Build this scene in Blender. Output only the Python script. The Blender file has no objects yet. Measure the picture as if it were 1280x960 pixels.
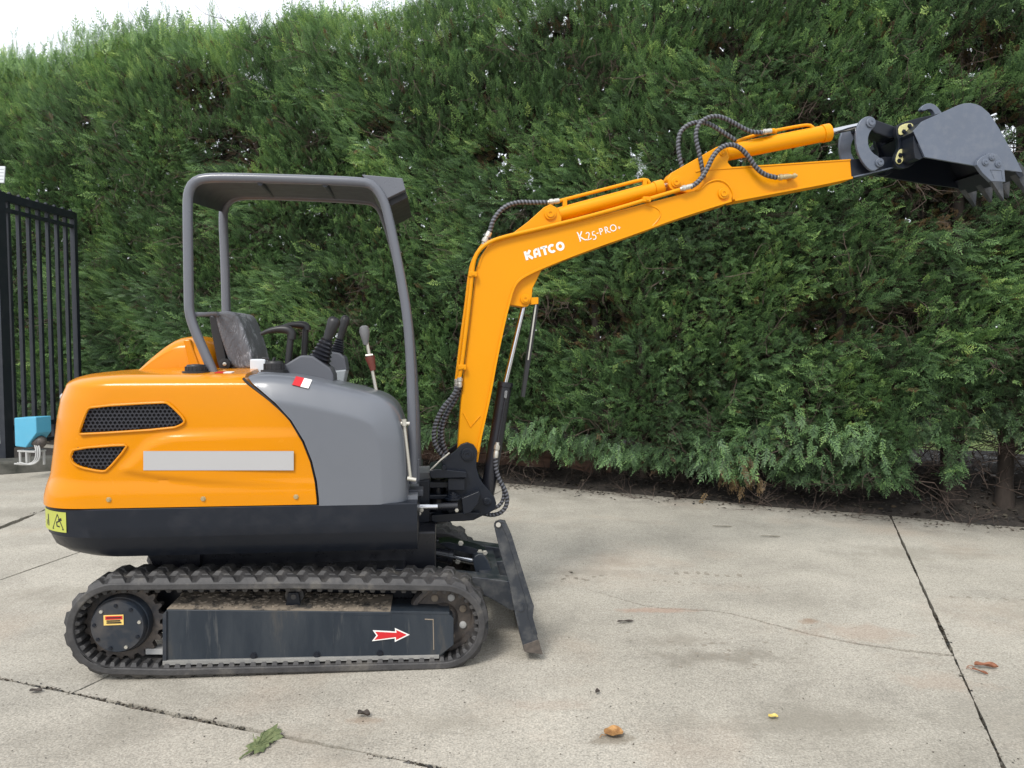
import bpy, bmesh, math, random
import numpy as np
from mathutils import Vector, Matrix, noise

# ------------------------------------------------------------------ camera, sky, sun, exposure
S = bpy.context.scene
C = S.collection
FPX = 961.0                     # focal length in photo pixels (photo 1280 x 960)
CAMH = 1.5
PITCH = math.radians(3.0)
cd = bpy.data.cameras.new('camera'); cam = bpy.data.objects.new('camera', cd); C.objects.link(cam)
cam.location = (0, 0, CAMH); cam.rotation_euler = (math.radians(90)-PITCH, 0, 0)
cd.sensor_width = 36.0; cd.lens = 36.0*FPX/1280.0; cd.clip_end = 600; cd.clip_start = 0.05
S.camera = cam

SUN_EL, SUN_AZ = math.radians(48), math.radians(205)   # azimuth clockwise from +Y: behind the camera, to its left
W = bpy.data.worlds.new('World'); S.world = W; W.use_nodes = True
wn = W.node_tree; wn.nodes.clear()
wo = wn.nodes.new('ShaderNodeOutputWorld'); wb = wn.nodes.new('ShaderNodeBackground')
sk = wn.nodes.new('ShaderNodeTexSky'); sk.sky_type = 'NISHITA'; sk.sun_disc = False
sk.sun_elevation = SUN_EL; sk.sun_rotation = SUN_AZ; sk.dust_density = 3.0
mx = wn.nodes.new('ShaderNodeMix'); mx.data_type = 'RGBA'; mx.inputs[0].default_value = 0.86
mx.inputs[7].default_value = (9.6, 10.0, 10.6, 1)      # cloud layer over the blue
wn.links.new(sk.outputs[0], mx.inputs[6]); wn.links.new(mx.outputs[2], wb.inputs[0])
wb.inputs[1].default_value = 0.10
wn.links.new(wb.outputs[0], wo.inputs[0])
sd = bpy.data.lights.new('sun', 'SUN'); sun = bpy.data.objects.new('sun', sd); C.objects.link(sun)
sd.energy = 2.0; sd.angle = math.radians(16); sd.color = (1.0, 0.965, 0.91)
sv = Vector((math.cos(SUN_EL)*math.sin(SUN_AZ), math.cos(SUN_EL)*math.cos(SUN_AZ), math.sin(SUN_EL)))
sun.rotation_euler = sv.to_track_quat('Z', 'Y').to_euler(); sun.location = (0, 0, 20)
S.view_settings.view_transform = 'Standard'; S.view_settings.look = 'None'
S.view_settings.exposure = 0.50; S.view_settings.gamma = 1.0

R = math.radians
rnd = random.Random(7)

# ------------------------------------------------------------------ geometry helpers
def ray(u, v):
    a, b = (u-640)/FPX, -(v-480)/FPX
    cp, sp = math.cos(PITCH), math.sin(PITCH)
    return Vector((a, cp + b*sp, -sp + b*cp))
def ground(u, v, z=0.0):
    d = ray(u, v); t = (z-CAMH)/d.z
    return Vector((d.x*t, d.y*t, z))
YAW = R(5.5)
MROOT = Vector((-1.054 - 0.7*math.sin(YAW), 3.40 + 0.7*math.cos(YAW), 0))
def L(u, v, y):
    """where the sight line of photo point (u, v) meets the machine's own plane at width y -> machine x, y, z"""
    d = ray(u, v); c, s = math.cos(YAW), math.sin(YAW)
    o = Vector((0, 0, CAMH)) - MROOT
    ol = Vector((o.x*c + o.y*s, -o.x*s + o.y*c, o.z)); dl = Vector((d.x*c + d.y*s, -d.x*s + d.y*c, d.z))
    t = (y-ol.y)/dl.y
    return ol + dl*t
def LL(pts, y): return [L(u, v, y) for u, v in pts]

def chaikin(pts, n=2, closed=True, keep_ends=True):
    for _ in range(n):
        out = []; m = len(pts)
        rng = range(m) if closed else range(m-1)
        if not closed: out.append(pts[0])
        for i in rng:
            a, b = pts[i], pts[(i+1) % m]
            out += [a*0.75 + b*0.25, a*0.25 + b*0.75]
        if not closed: out.append(pts[-1])
        pts = out
    return pts
def resample(pts, step, closed=False):
    P = list(pts) + ([pts[0]] if closed else [])
    d = [0.0]
    for a, b in zip(P, P[1:]): d.append(d[-1] + (b-a).length)
    n = max(2, int(round(d[-1]/step))); out = []; j = 0
    for i in range(n + (0 if closed else 1)):
        t = d[-1]*i/n
        while j < len(d)-2 and d[j+1] < t: j += 1
        f = (t-d[j])/max(d[j+1]-d[j], 1e-9)
        out.append(P[j].lerp(P[j+1], min(max(f, 0), 1)))
    return out
def smooth_path(pts, step=0.02, n=3): return resample(chaikin([Vector(p) for p in pts], n, False), step)

def box(bm, x0, x1, y0, y1, z0, z1, M=None):
    v = [Vector((x, y, z)) for z in (z0, z1) for y in (y0, y1) for x in (x0, x1)]
    if M is not None: v = [M @ p for p in v]
    v = [bm.verts.new(p) for p in v]
    for f in ((0,2,3,1),(4,5,7,6),(0,1,5,4),(2,6,7,3),(0,4,6,2),(1,3,7,5)): bm.faces.new([v[i] for i in f])
    return v
def prism(bm, loop, vec):
    """closed loop of points pushed along vec"""
    a = [bm.verts.new(p) for p in loop]; b = [bm.verts.new(p + vec) for p in loop]; n = len(a)
    bm.faces.new(a); bm.faces.new(b[::-1])
    for i in range(n): bm.faces.new((a[(i+1) % n], a[i], b[i], b[(i+1) % n]))
def plate(bm, px, y0, y1, yt=None, sm=0):
    """outline given in photo points traced at machine width yt, thick from y0 to y1"""
    yt = y0 if yt is None else yt
    lp = [Vector((p.x, y0, p.z)) for p in LL(px, yt)]
    if sm: lp = chaikin(lp, sm)
    prism(bm, lp, Vector((0, y1-y0, 0)))
def frame_for(t):
    t = t.normalized(); up = Vector((0, 0, 1)) if abs(t.z) < 0.9 else Vector((1, 0, 0))
    a = t.cross(up).normalized(); return a, t.cross(a).normalized()
def cyl(bm, p0, p1, r0, r1=None, seg=20, caps=True):
    p0, p1 = Vector(p0), Vector(p1); r1 = r0 if r1 is None else r1
    a, b = frame_for(p1-p0)
    A = []; B = []
    for i in range(seg):
        t = 2*math.pi*i/seg; d = a*math.cos(t) + b*math.sin(t)
        A.append(bm.verts.new(p0 + d*r0)); B.append(bm.verts.new(p1 + d*r1))
    for i in range(seg): j = (i+1) % seg; bm.faces.new((A[i], A[j], B[j], B[i]))
    if caps: bm.faces.new(A[::-1]); bm.faces.new(B)
def lathe(bm, c, axis, prof, seg=28):
    """prof: (distance along the axis, radius)"""
    c = Vector(c); ax = Vector(axis).normalized(); a, b = frame_for(ax); rings = []
    for h, r in prof:
        rings.append([bm.verts.new(c + ax*h + (a*math.cos(2*math.pi*i/seg) + b*math.sin(2*math.pi*i/seg))*max(r, 1e-4)) for i in range(seg)])
    for A, B in zip(rings, rings[1:]):
        for i in range(seg): j = (i+1) % seg; bm.faces.new((A[i], A[j], B[j], B[i]))
    bm.faces.new(rings[0][::-1]); bm.faces.new(rings[-1])
def tube(bm, path, r, seg=12, caps=True, closed=False):
    path = [Vector(p) for p in path]; n = len(path); rings = []
    t0 = (path[1]-path[0]).normalized(); a, b = frame_for(t0)
    for i in range(n):
        if closed: t = (path[(i+1) % n]-path[i-1]).normalized()
        else: t = (path[min(i+1, n-1)]-path[max(i-1, 0)]).normalized()
        a = (a - t*a.dot(t)).normalized(); b = t.cross(a)
        rr = r(i) if callable(r) else r
        rings.append([bm.verts.new(path[i] + (a*math.cos(2*math.pi*k/seg) + b*math.sin(2*math.pi*k/seg))*rr) for k in range(seg)])
    pairs = list(zip(rings, rings[1:])) + ([(rings[-1], rings[0])] if closed else [])
    for A, B in pairs:
        for k in range(seg): j = (k+1) % seg; bm.faces.new((A[k], A[j], B[j], B[k]))
    if caps and not closed: bm.faces.new(rings[0][::-1]); bm.faces.new(rings[-1])
def coil(bm, path, R0, w, pitch, n=12):
    """flat strip wound in a helix round a path"""
    p = resample(path, pitch/n); m = len(p); a, b = frame_for((p[1]-p[0]).normalized()); q = []
    for i in range(m):
        t = (p[min(i+1, m-1)]-p[max(i-1, 0)]).normalized(); a = (a - t*a.dot(t)).normalized(); b = t.cross(a); th = 2*math.pi*i/n
        o = a*math.cos(th) + b*math.sin(th); q.append((bm.verts.new(p[i]+o*R0-t*w*0.5), bm.verts.new(p[i]+o*(R0+0.0022)), bm.verts.new(p[i]+o*R0+t*w*0.5)))
    for A, B in zip(q, q[1:]):
        bm.faces.new((A[0], A[1], B[1], B[0])); bm.faces.new((A[1], A[2], B[2], B[1]))

def obj(name, bm, mat=None, parent=None, label=None, bevel=0, smooth=40, seg=2, kind=None):
    bmesh.ops.recalc_face_normals(bm, faces=bm.faces)
    me = bpy.data.meshes.new(name); bm.to_mesh(me); bm.free()
    if smooth:
        me.polygons.foreach_set('use_smooth', [True]*len(me.polygons)); me.set_sharp_from_angle(angle=R(smooth))
    o = bpy.data.objects.new(name, me); C.objects.link(o)
    for m in (mat if isinstance(mat, (list, tuple)) else [mat]):
        if m: me.materials.append(m)
    if parent is not None: o.parent = parent
    if label: o['label'] = label
    if kind: o['kind'] = kind
    if bevel:
        md = o.modifiers.new('bevel', 'BEVEL'); md.width = bevel; md.segments = seg; md.limit_method = 'ANGLE'; md.angle_limit = R(35); md.harden_normals = True
    return o
def thing(name, label, cat, loc=(0, 0, 0), rz=0, group=None):
    o = bpy.data.objects.new(name, None); C.objects.link(o); o.location = loc; o.rotation_euler = (0, 0, rz)
    o.empty_display_size = 0.2; o['label'] = label; o['category'] = cat
    if group: o['group'] = group
    return o
def tag(o, label, cat, group=None):
    o['label'] = label; o['category'] = cat
    if group: o['group'] = group
    return o
NB = bmesh.new

# ------------------------------------------------------------------ materials
class NT:
    def __init__(s, name):
        s.m = bpy.data.materials.new(name); s.m.use_nodes = True; s.t = s.m.node_tree
        s.b = s.t.nodes['Principled BSDF']; s.tc = s.t.nodes.new('ShaderNodeTexCoord')
    def n(s, k, **kw):
        o = s.t.nodes.new(k)
        for a, b in kw.items(): setattr(o, a, b)
        return o
    def l(s, a, b): s.t.links.new(a, b)
    def noise(s, sc, det=4, rough=0.55, vec=None, dist=0.0):
        o = s.n('ShaderNodeTexNoise'); o.inputs['Scale'].default_value = sc; o.inputs['Detail'].default_value = det
        o.inputs['Roughness'].default_value = rough; o.inputs['Distortion'].default_value = dist
        s.l(vec if vec is not None else s.tc.outputs['Object'], o.inputs['Vector']); return o.outputs['Fac']
    def ramp(s, fac, stops):
        o = s.n('ShaderNodeValToRGB'); e = o.color_ramp.elements
        while len(e) < len(stops): e.new(0.5)
        for i, (p, c) in enumerate(stops):
            e[i].position = p; e[i].color = (c[0], c[1], c[2], 1) if isinstance(c, (tuple, list)) else (c, c, c, 1)
        s.l(fac, o.inputs[0]); return o.outputs[0]
    def mix(s, f, a, b, mode='MIX'):
        o = s.n('ShaderNodeMix', data_type='RGBA', blend_type=mode)
        for sock, val in ((o.inputs[0], f), (o.inputs[6], a), (o.inputs[7], b)):
            if hasattr(val, 'is_linked'): s.l(val, sock)
            elif isinstance(val, (int, float)): sock.default_value = val
            else: sock.default_value = (*val[:3], 1)
        return o.outputs[2]
    def math(s, op, a, b=0.0):
        o = s.n('ShaderNodeMath', operation=op)
        for i, val in enumerate((a, b)):
            if hasattr(val, 'is_linked'): s.l(val, o.inputs[i])
            else: o.inputs[i].default_value = val
        return o.outputs[0]
    def bump(s, h, st=0.3, dist=0.01):
        o = s.n('ShaderNodeBump'); o.inputs['Strength'].default_value = st; o.inputs['Distance'].default_value = dist
        s.l(h, o.inputs['Height']); s.l(o.outputs[0], s.b.inputs['Normal']); return o
    def map(s, scale):
        o = s.n('ShaderNodeMapping'); o.inputs['Scale'].default_value = scale; s.l(s.tc.outputs['Object'], o.inputs['Vector']); return o.outputs[0]

def paint(name, col, rough=0.3, metal=0.0, var=0.06, coat=0.0, dirt=0.0, dirtc=(0.16, 0.13, 0.10), bumpst=0.0, dscale=9, spec=0.5):
    k = NT(name); b = k.b
    c = k.mix(k.noise(3.5, 3), [x*(1-var) for x in col], [min(1, x*(1+var)) for x in col])
    if dirt:
        d = k.ramp(k.noise(dscale, 8, 0.65), [(0.5-dirt*0.1, 0.0), (0.78, 1.0)])
        c = k.mix(k.math('MULTIPLY', d, dirt), c, dirtc)
        k.l(k.ramp(d, [(0, rough), (1, min(1, rough+0.4))]), b.inputs['Roughness'])
    else:
        k.l(k.ramp(k.noise(14, 5), [(0.3, max(0, rough-0.05)), (0.75, rough+0.07)]), b.inputs['Roughness'])
    k.l(c, b.inputs['Base Color']); b.inputs['Metallic'].default_value = metal; b.inputs['Specular IOR Level'].default_value = spec
    b.inputs['Coat Weight'].default_value = coat; b.inputs['Coat Roughness'].default_value = 0.09
    if bumpst: k.bump(k.noise(70, 3), bumpst, 0.004)
    return k.m
M = {}
M['yellow'] = paint('yellow_paint', (0.62, 0.222, 0.0), 0.22, coat=0.18, var=0.03, spec=0.25)
M['yellow_steel'] = paint('yellow_steel_paint', (0.73, 0.288, 0.0), 0.38, coat=0.03, var=0.05, bumpst=0.05, spec=0.22)
M['grey_cover'] = paint('grey_plastic', (0.125, 0.135, 0.155), 0.34, coat=0.25, var=0.05)
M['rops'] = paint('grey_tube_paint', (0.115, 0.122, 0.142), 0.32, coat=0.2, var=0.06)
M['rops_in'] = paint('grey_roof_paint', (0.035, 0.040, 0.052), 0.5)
M['navy'] = paint('blue_black_paint', (0.007, 0.010, 0.017), 0.36, coat=0.08, var=0.15, spec=0.32, dirt=0.04)
M['navy_dusty'] = paint('dusty_blue_black_paint', (0.016, 0.022, 0.032), 0.42, var=0.15, dirt=0.45, dscale=6)
M['black'] = paint('black_plastic', (0.016, 0.016, 0.018), 0.45)
M['black_gloss'] = paint('black_paint', (0.012, 0.013, 0.018), 0.3)
M['chrome'] = paint('chrome_rod', (0.62, 0.63, 0.65), 0.16, metal=1.0)
M['zinc'] = paint('zinc_plate', (0.55, 0.53, 0.47), 0.38, metal=0.7, var=0.1)
M['brass_zinc'] = paint('yellow_zinc', (0.50, 0.40, 0.22), 0.35, metal=0.7, var=0.1)
M['steel_grey'] = paint('bucket_paint', (0.100, 0.120, 0.160), 0.32, coat=0.2, var=0.16, dirt=0.30, dirtc=(0.24, 0.25, 0.27), dscale=22)
M['blade'] = paint('blade_paint', (0.022, 0.027, 0.036), 0.36, coat=0.1, var=0.15, dirt=0.5, dirtc=(0.19, 0.185, 0.17), dscale=12)
M['hose'] = paint('hose_rubber', (0.020, 0.020, 0.023), 0.42)
M['hose_guard'] = paint('spiral_guard', (0.12, 0.125, 0.145), 0.34)
M['white'] = paint('white_print', (0.80, 0.79, 0.76), 0.45)
M['strip'] = paint('pale_grey_strip', (0.40, 0.395, 0.395), 0.5, var=0.01)
M['red'] = paint('red_print', (0.55, 0.015, 0.022), 0.4)
M['redbrown'] = paint('red_brown_plastic', (0.14, 0.035, 0.025), 0.45)
M['sticker'] = paint('yellow_green_sticker', (0.42, 0.45, 0.08), 0.45, dirt=0.2, dirtc=(0.3, 0.3, 0.1), dscale=40)
M['cream'] = paint('cream_sticker', (0.80, 0.55, 0.16), 0.5)
M['tag_yellow'] = paint('pale_yellow_plate', (0.62, 0.58, 0.27), 0.4, dirt=0.5, dirtc=(0.2, 0.18, 0.12), dscale=60)
M['lever'] = paint('grey_lever_knob', (0.14, 0.14, 0.145), 0.45)
M['console'] = paint('console_plastic', (0.085, 0.09, 0.105), 0.5, bumpst=0.1)
M['tank'] = paint('white_tank_plastic', (0.62, 0.66, 0.70), 0.35)

def m_rubber():
    k = NT('track_rubber'); b = k.b
    n1 = k.noise(9, 8, 0.65); n2 = k.noise(60, 4)
    c = k.ramp(n1, [(0.3, (0.022, 0.022, 0.024)), (0.55, (0.052, 0.050, 0.050)), (0.75, (0.12, 0.110, 0.095))])
    k.l(c, b.inputs['Base Color']); b.inputs['Roughness'].default_value = 0.62
    k.bump(k.math('ADD', n2, n1), 0.5, 0.004); return k.m
M['rubber'] = m_rubber()
def m_dusty_steel(name, lo, hi, sc=12, p0=0.35, p1=0.7, rough=0.6, metal=0.2, bst=0.3):
    k = NT(name); n1 = k.noise(sc, 9, 0.68)
    k.l(k.ramp(n1, [(p0, lo), (p1, hi)]), k.b.inputs['Base Color']); k.b.inputs['Roughness'].default_value = rough
    k.b.inputs['Metallic'].default_value = metal; k.bump(n1, bst, 0.004); return k.m
M['rusty'] = m_dusty_steel('dirty_wheel_steel', (0.035, 0.035, 0.04), (0.17, 0.14, 0.115))
M['mud'] = m_dusty_steel('dried_mud', (0.05, 0.045, 0.04), (0.24, 0.20, 0.155), 14, 0.38, 0.5, 0.95, 0, 0.8)
def m_frame():
    k = NT('scuffed_frame_paint')
    n1 = k.noise(5, 8, 0.7, k.map((1.0, 1.0, 0.22)))
    n2 = k.noise(26, 6, 0.7, k.map((1.0, 1.0, 0.10)))
    c = k.ramp(n1, [(0.45, (0.012, 0.019, 0.029)), (0.60, (0.022, 0.029, 0.038)), (0.80, (0.08, 0.070, 0.056))])
    c = k.mix(k.ramp(n2, [(0.60, 0.0), (0.78, 0.38)]), c, (0.18, 0.175, 0.16))
    k.l(c, k.b.inputs['Base Color']); k.l(k.ramp(n1, [(0.4, 0.38), (0.7, 0.7)]), k.b.inputs['Roughness'])
    k.bump(n2, 0.1, 0.003); return k.m
M['frame'] = m_frame()
def m_wrap():
    k = NT('plastic_wrapped_seat')
    n1 = k.noise(16, 6, 0.6, k.map((1.6, 0.8, 0.55)), dist=1.6); n2 = k.noise(7, 3)
    rid = k.math('ABSOLUTE', k.math('SUBTRACT', n1, 0.5))
    c = k.ramp(rid, [(0.0, (0.55, 0.57, 0.60)), (0.025, (0.20, 0.21, 0.23)), (0.10, (0.13, 0.135, 0.15))])
    c = k.mix(k.ramp(n2, [(0.45, 0.0), (0.6, 1.0)]), (0.13, 0.135, 0.15), c)
    k.l(c, k.b.inputs['Base Color']); k.b.inputs['Roughness'].default_value = 0.5; k.b.inputs['Coat Weight'].default_value = 0.0
    k.bump(rid, 0.9, 0.02); return k.m
M['wrap'] = m_wrap()

STAINS = [(905, 822, 0.34, 0.12, (0.20, 0.18, 0.145), 0.65), (1000, 905, 0.50, 0.16, (0.235, 0.215, 0.175), 0.55), (850, 800, 0.25, 0.10, (0.23, 0.205, 0.165), 0.5),
    (768, 925, 0.11, 0.05, (0.17, 0.14, 0.10), 0.6), (1075, 790, 0.30, 0.14, (0.38, 0.27, 0.20), 0.35), (1165, 850, 0.28, 0.14, (0.38, 0.28, 0.21), 0.30), (1012, 776, 0.07, 0.05, (0.24, 0.15, 0.09), 0.6),
    (820, 763, 0.28, 0.05, (0.38, 0.22, 0.15), 0.45), (690, 880, 0.22, 0.08, (0.36, 0.28, 0.22), 0.3), (1140, 690, 0.5, 0.25, (0.27, 0.245, 0.20), 0.4), (735, 715, 0.35, 0.12, (0.25, 0.225, 0.185), 0.4),
    (60, 745, 0.4, 0.2, (0.26, 0.235, 0.19), 0.4), (560, 900, 0.35, 0.12, (0.27, 0.245, 0.20), 0.4), (30, 640, 0.9, 0.35, (0.24, 0.22, 0.18), 0.45), (1250, 900, 0.3, 0.2, (0.26, 0.24, 0.20), 0.35), (455, 900, 0.10, 0.04, (0.26, 0.18, 0.12), 0.5)]
def m_concrete():
    k = NT('concrete'); b = k.b; P = k.tc.outputs['Object']
    big = k.noise(0.55, 5, 0.6); mid = k.noise(2.6, 8, 0.66); fine = k.noise(34, 6, 0.78); grit = k.noise(105, 4, 0.8)
    c = k.ramp(big, [(0.30, (0.310, 0.288, 0.243)), (0.50, (0.395, 0.366, 0.310)), (0.70, (0.455, 0.424, 0.363))])
    c = k.mix(1.0, c, k.ramp(mid, [(0.25, 0.78), (0.5, 0.98), (0.75, 1.10)]), 'MULTIPLY')
    c = k.mix(1.0, c, k.ramp(fine, [(0.30, 0.72), (0.5, 1.0), (0.70, 1.16)]), 'MULTIPLY')
    c = k.mix(1.0, c, k.ramp(grit, [(0.38, 0.66), (0.5, 1.0), (0.62, 1.32)]), 'MULTIPLY')
    vo = k.n('ShaderNodeTexVoronoi'); vo.inputs['Scale'].default_value = 55; k.l(P, vo.inputs['Vector'])
    pale = k.ramp(vo.outputs['Distance'], [(0.10, 1.0), (0.17, 0.0)])
    vg = k.math('GREATER_THAN', vo.outputs['Color'], 0.72)
    c = k.mix(k.math('MULTIPLY', k.math('MULTIPLY', pale, vg), 0.6), c, (0.66, 0.64, 0.58))
    vd = k.n('ShaderNodeTexVoronoi'); vd.inputs['Scale'].default_value = 31; k.l(P, vd.inputs['Vector'])
    dk = k.math('MULTIPLY', k.ramp(vd.outputs['Distance'], [(0.06, 1.0), (0.14, 0.0)]), k.math('GREATER_THAN', vd.outputs['Color'], 0.78))
    c = k.mix(k.math('MULTIPLY', dk, 0.55), c, (0.12, 0.11, 0.095))
    # damp grey scuffs and rusty / ochre stains
    st = k.noise(1.1, 6, 0.62, None, 0.6)
    mp = k.n('ShaderNodeMapping'); mp.inputs['Location'].default_value = (7.3, 2.1, 0); k.l(P, mp.inputs['Vector'])
    st2 = k.noise(0.9, 5, 0.6, mp.outputs[0])
    c = k.mix(k.ramp(st, [(0.53, 0.0), (0.70, 0.50)]), c, (0.205, 0.188, 0.152))
    c = k.mix(k.ramp(st2, [(0.54, 0.0), (0.72, 0.30)]), c, (0.46, 0.34, 0.25))
    sm = k.noise(3.4, 7, 0.7, k.map((0.5, 1.6, 1)))
    c = k.mix(k.ramp(sm, [(0.66, 0.0), (0.71, 0.35)]), c, (0.17, 0.155, 0.13))
    # stains with their own shapes: damp marks, tyre scuffs, rust
    wx = k.n('ShaderNodeSeparateXYZ'); k.l(P, wx.inputs[0]); d1 = k.noise(2.2, 6, 0.7); d2 = k.noise(7.5, 6, 0.72)
    for u, v, rx, ry, col, st_ in STAINS:
        g = ground(u, v)
        dx = k.math('DIVIDE', k.math('SUBTRACT', wx.outputs[0], g.x), rx); dy = k.math('DIVIDE', k.math('SUBTRACT', wx.outputs[1], g.y), ry)
        r2 = k.math('SQRT', k.math('ADD', k.math('MULTIPLY', dx, dx), k.math('MULTIPLY', dy, dy)))
        w = k.math('ADD', r2, k.math('ADD', k.math('MULTIPLY', k.math('SUBTRACT', d1, 0.5), 2.0), k.math('MULTIPLY', k.math('SUBTRACT', d2, 0.5), 2.4)))
        c = k.mix(k.math('MULTIPLY', k.ramp(w, [(0.35, 1.0), (0.95, 0.0)]), st_), c, col)
    # ragged dirt along the slab edge, with the hedge's shade painted into the band
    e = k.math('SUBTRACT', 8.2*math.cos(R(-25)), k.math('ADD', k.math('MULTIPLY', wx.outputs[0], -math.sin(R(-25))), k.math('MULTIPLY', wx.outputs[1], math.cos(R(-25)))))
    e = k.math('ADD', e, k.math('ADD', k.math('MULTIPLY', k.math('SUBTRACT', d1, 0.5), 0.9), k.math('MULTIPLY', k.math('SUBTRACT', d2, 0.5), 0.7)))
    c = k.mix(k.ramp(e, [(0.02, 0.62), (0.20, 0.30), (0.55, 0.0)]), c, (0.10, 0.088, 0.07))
    k.l(c, b.inputs['Base Color']); b.inputs['Roughness'].default_value = 0.86
    h = k.math('ADD', k.math('MULTIPLY', fine, 0.6), k.math('MULTIPLY', grit, 0.7))
    k.bump(k.math('ADD', h, k.math('MULTIPLY', mid, 0.6)), 0.55, 0.006)
    return k.m
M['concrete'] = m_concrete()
def m_soil():
    k = NT('dark_soil'); n1 = k.noise(5, 9, 0.7); n2 = k.noise(45, 6, 0.75)
    c = k.ramp(n1, [(0.3, (0.016, 0.013, 0.011)), (0.6, (0.038, 0.031, 0.025)), (0.8, (0.065, 0.054, 0.042))])
    c = k.mix(1.0, c, k.ramp(n2, [(0.3, 0.55), (0.6, 1.2)]), 'MULTIPLY')
    k.l(c, k.b.inputs['Base Color']); k.b.inputs['Roughness'].default_value = 0.95; k.bump(n2, 0.8, 0.02); return k.m
M['soil'] = m_soil()
def m_lawn():
    k = NT('lawn'); n1 = k.noise(2, 6, 0.7); n2 = k.noise(60, 4, 0.7)
    c = k.ramp(n1, [(0.3, (0.11, 0.17, 0.03)), (0.7, (0.22, 0.28, 0.06))])
    c = k.mix(1.0, c, k.ramp(n2, [(0.3, 0.6), (0.6, 1.2)]), 'MULTIPLY')
    k.l(c, k.b.inputs['Base Color']); k.b.inputs['Roughness'].default_value = 0.9; k.bump(n2, 0.6, 0.02); return k.m
M['lawn'] = m_lawn()
def m_wood():
    k = NT('weathered_board'); n1 = k.noise(3, 8, 0.7, k.map((1, 1, 9)))
    k.l(k.ramp(n1, [(0.3, (0.065, 0.036, 0.026)), (0.7, (0.15, 0.085, 0.058))]), k.b.inputs['Base Color'])
    k.b.inputs['Roughness'].default_value = 0.85; k.bump(n1, 0.5, 0.01); return k.m
M['board'] = m_wood()
def m_bark(name, lo, hi):
    k = NT(name); n1 = k.noise(9, 8, 0.7, k.map((1, 1, 0.25)))
    k.l(k.ramp(n1, [(0.3, lo), (0.7, hi)]), k.b.inputs['Base Color']); k.b.inputs['Roughness'].default_value = 0.9
    k.bump(n1, 0.8, 0.02); return k.m
M['bark'] = m_bark('bark', (0.018, 0.014, 0.012), (0.055, 0.042, 0.034))
M['twig'] = m_bark('dead_twigs', (0.045, 0.032, 0.026), (0.13, 0.095, 0.075))
def m_leaf(name, stops, trans=0.25, tipmix=None):
    """foliage colour per spray (tint) and from stem to tip (tip)"""
    k = NT(name); b = k.b
    a = k.n('ShaderNodeAttribute', attribute_type='INSTANCER', attribute_name='tint')
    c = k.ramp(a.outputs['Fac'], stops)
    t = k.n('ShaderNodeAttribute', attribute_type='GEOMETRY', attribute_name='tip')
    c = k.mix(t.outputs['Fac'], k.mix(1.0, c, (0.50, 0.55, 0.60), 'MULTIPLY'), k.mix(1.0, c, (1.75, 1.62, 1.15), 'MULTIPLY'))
    k.l(c, b.inputs['Base Color']); b.inputs['Roughness'].default_value = 0.5
    tr = k.n('ShaderNodeBsdfTranslucent'); k.l(c, tr.inputs['Color'])
    ms = k.n('ShaderNodeMixShader'); ms.inputs[0].default_value = trans
    k.l(b.outputs[0], ms.inputs[1]); k.l(tr.outputs[0], ms.inputs[2])
    k.l(ms.outputs[0], k.t.nodes['Material Output'].inputs[0]); return k.m
M['conifer'] = m_leaf('conifer_green', [(0.0, (0.050, 0.090, 0.055)), (0.34, (0.095, 0.182, 0.095)), (0.62, (0.150, 0.270, 0.130)), (0.88, (0.245, 0.395, 0.165)), (1.0, (0.35, 0.49, 0.20))])
M['conifer_brown'] = m_leaf('conifer_dry', [(0.0, (0.05, 0.035, 0.025)), (1.0, (0.19, 0.135, 0.08))], 0.1)
M['iron'] = paint('black_iron_paint', (0.018, 0.022, 0.030), 0.42, dirt=0.2, dirtc=(0.07, 0.075, 0.08))
M['blue'] = paint('light_blue_plastic', (0.085, 0.36, 0.53), 0.5, var=0.08, dirt=0.2, dirtc=(0.25, 0.45, 0.55))
M['kerb'] = m_dusty_steel('mossy_kerb', (0.025, 0.028, 0.022), (0.12, 0.115, 0.10), 6, 0.3, 0.7, 0.9, 0, 0.8)
M['pipe_grey'] = paint('pale_grey_plastic', (0.42, 0.42, 0.41), 0.5)

# ------------------------------------------------------------------ the excavator
EX = thing('mini_excavator', 'orange mini excavator on rubber tracks with grey canopy, bucket stretched out to the right', 'excavator', MROOT, YAW)
def P(name, bm, mat, parent=EX, **kw): return obj(name, bm, M[mat] if isinstance(mat, str) else mat, parent, **kw)
PX = 0.0037                      # metres per photo pixel near the machine
Yv = Vector((0, 1, 0))
def pin(parent, u, v, y, r, mat, proud=0.02, name='pin'):
    bm = NB(); c = L(u, v, y)
    lathe(bm, c, (0, -1, 0), [(-0.01, r), (proud*0.5, r), (proud*0.6, r*0.93), (proud*0.6, r*0.62), (proud, r*0.6), (proud, r*0.30), (proud*0.8, r*0.26)], 24)
    return P(name, bm, mat, parent)
def bolt(parent, u, v, y, r=0.008, mat='zinc', h=0.007):
    bm = NB(); lathe(bm, L(u, v, y), (0, -1, 0), [(-0.004, r*1.5), (0.0015, r*1.5), (0.002, r), (h, r), (h, r*0.5)], 6)
    return P('bolt', bm, mat, parent)

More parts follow.
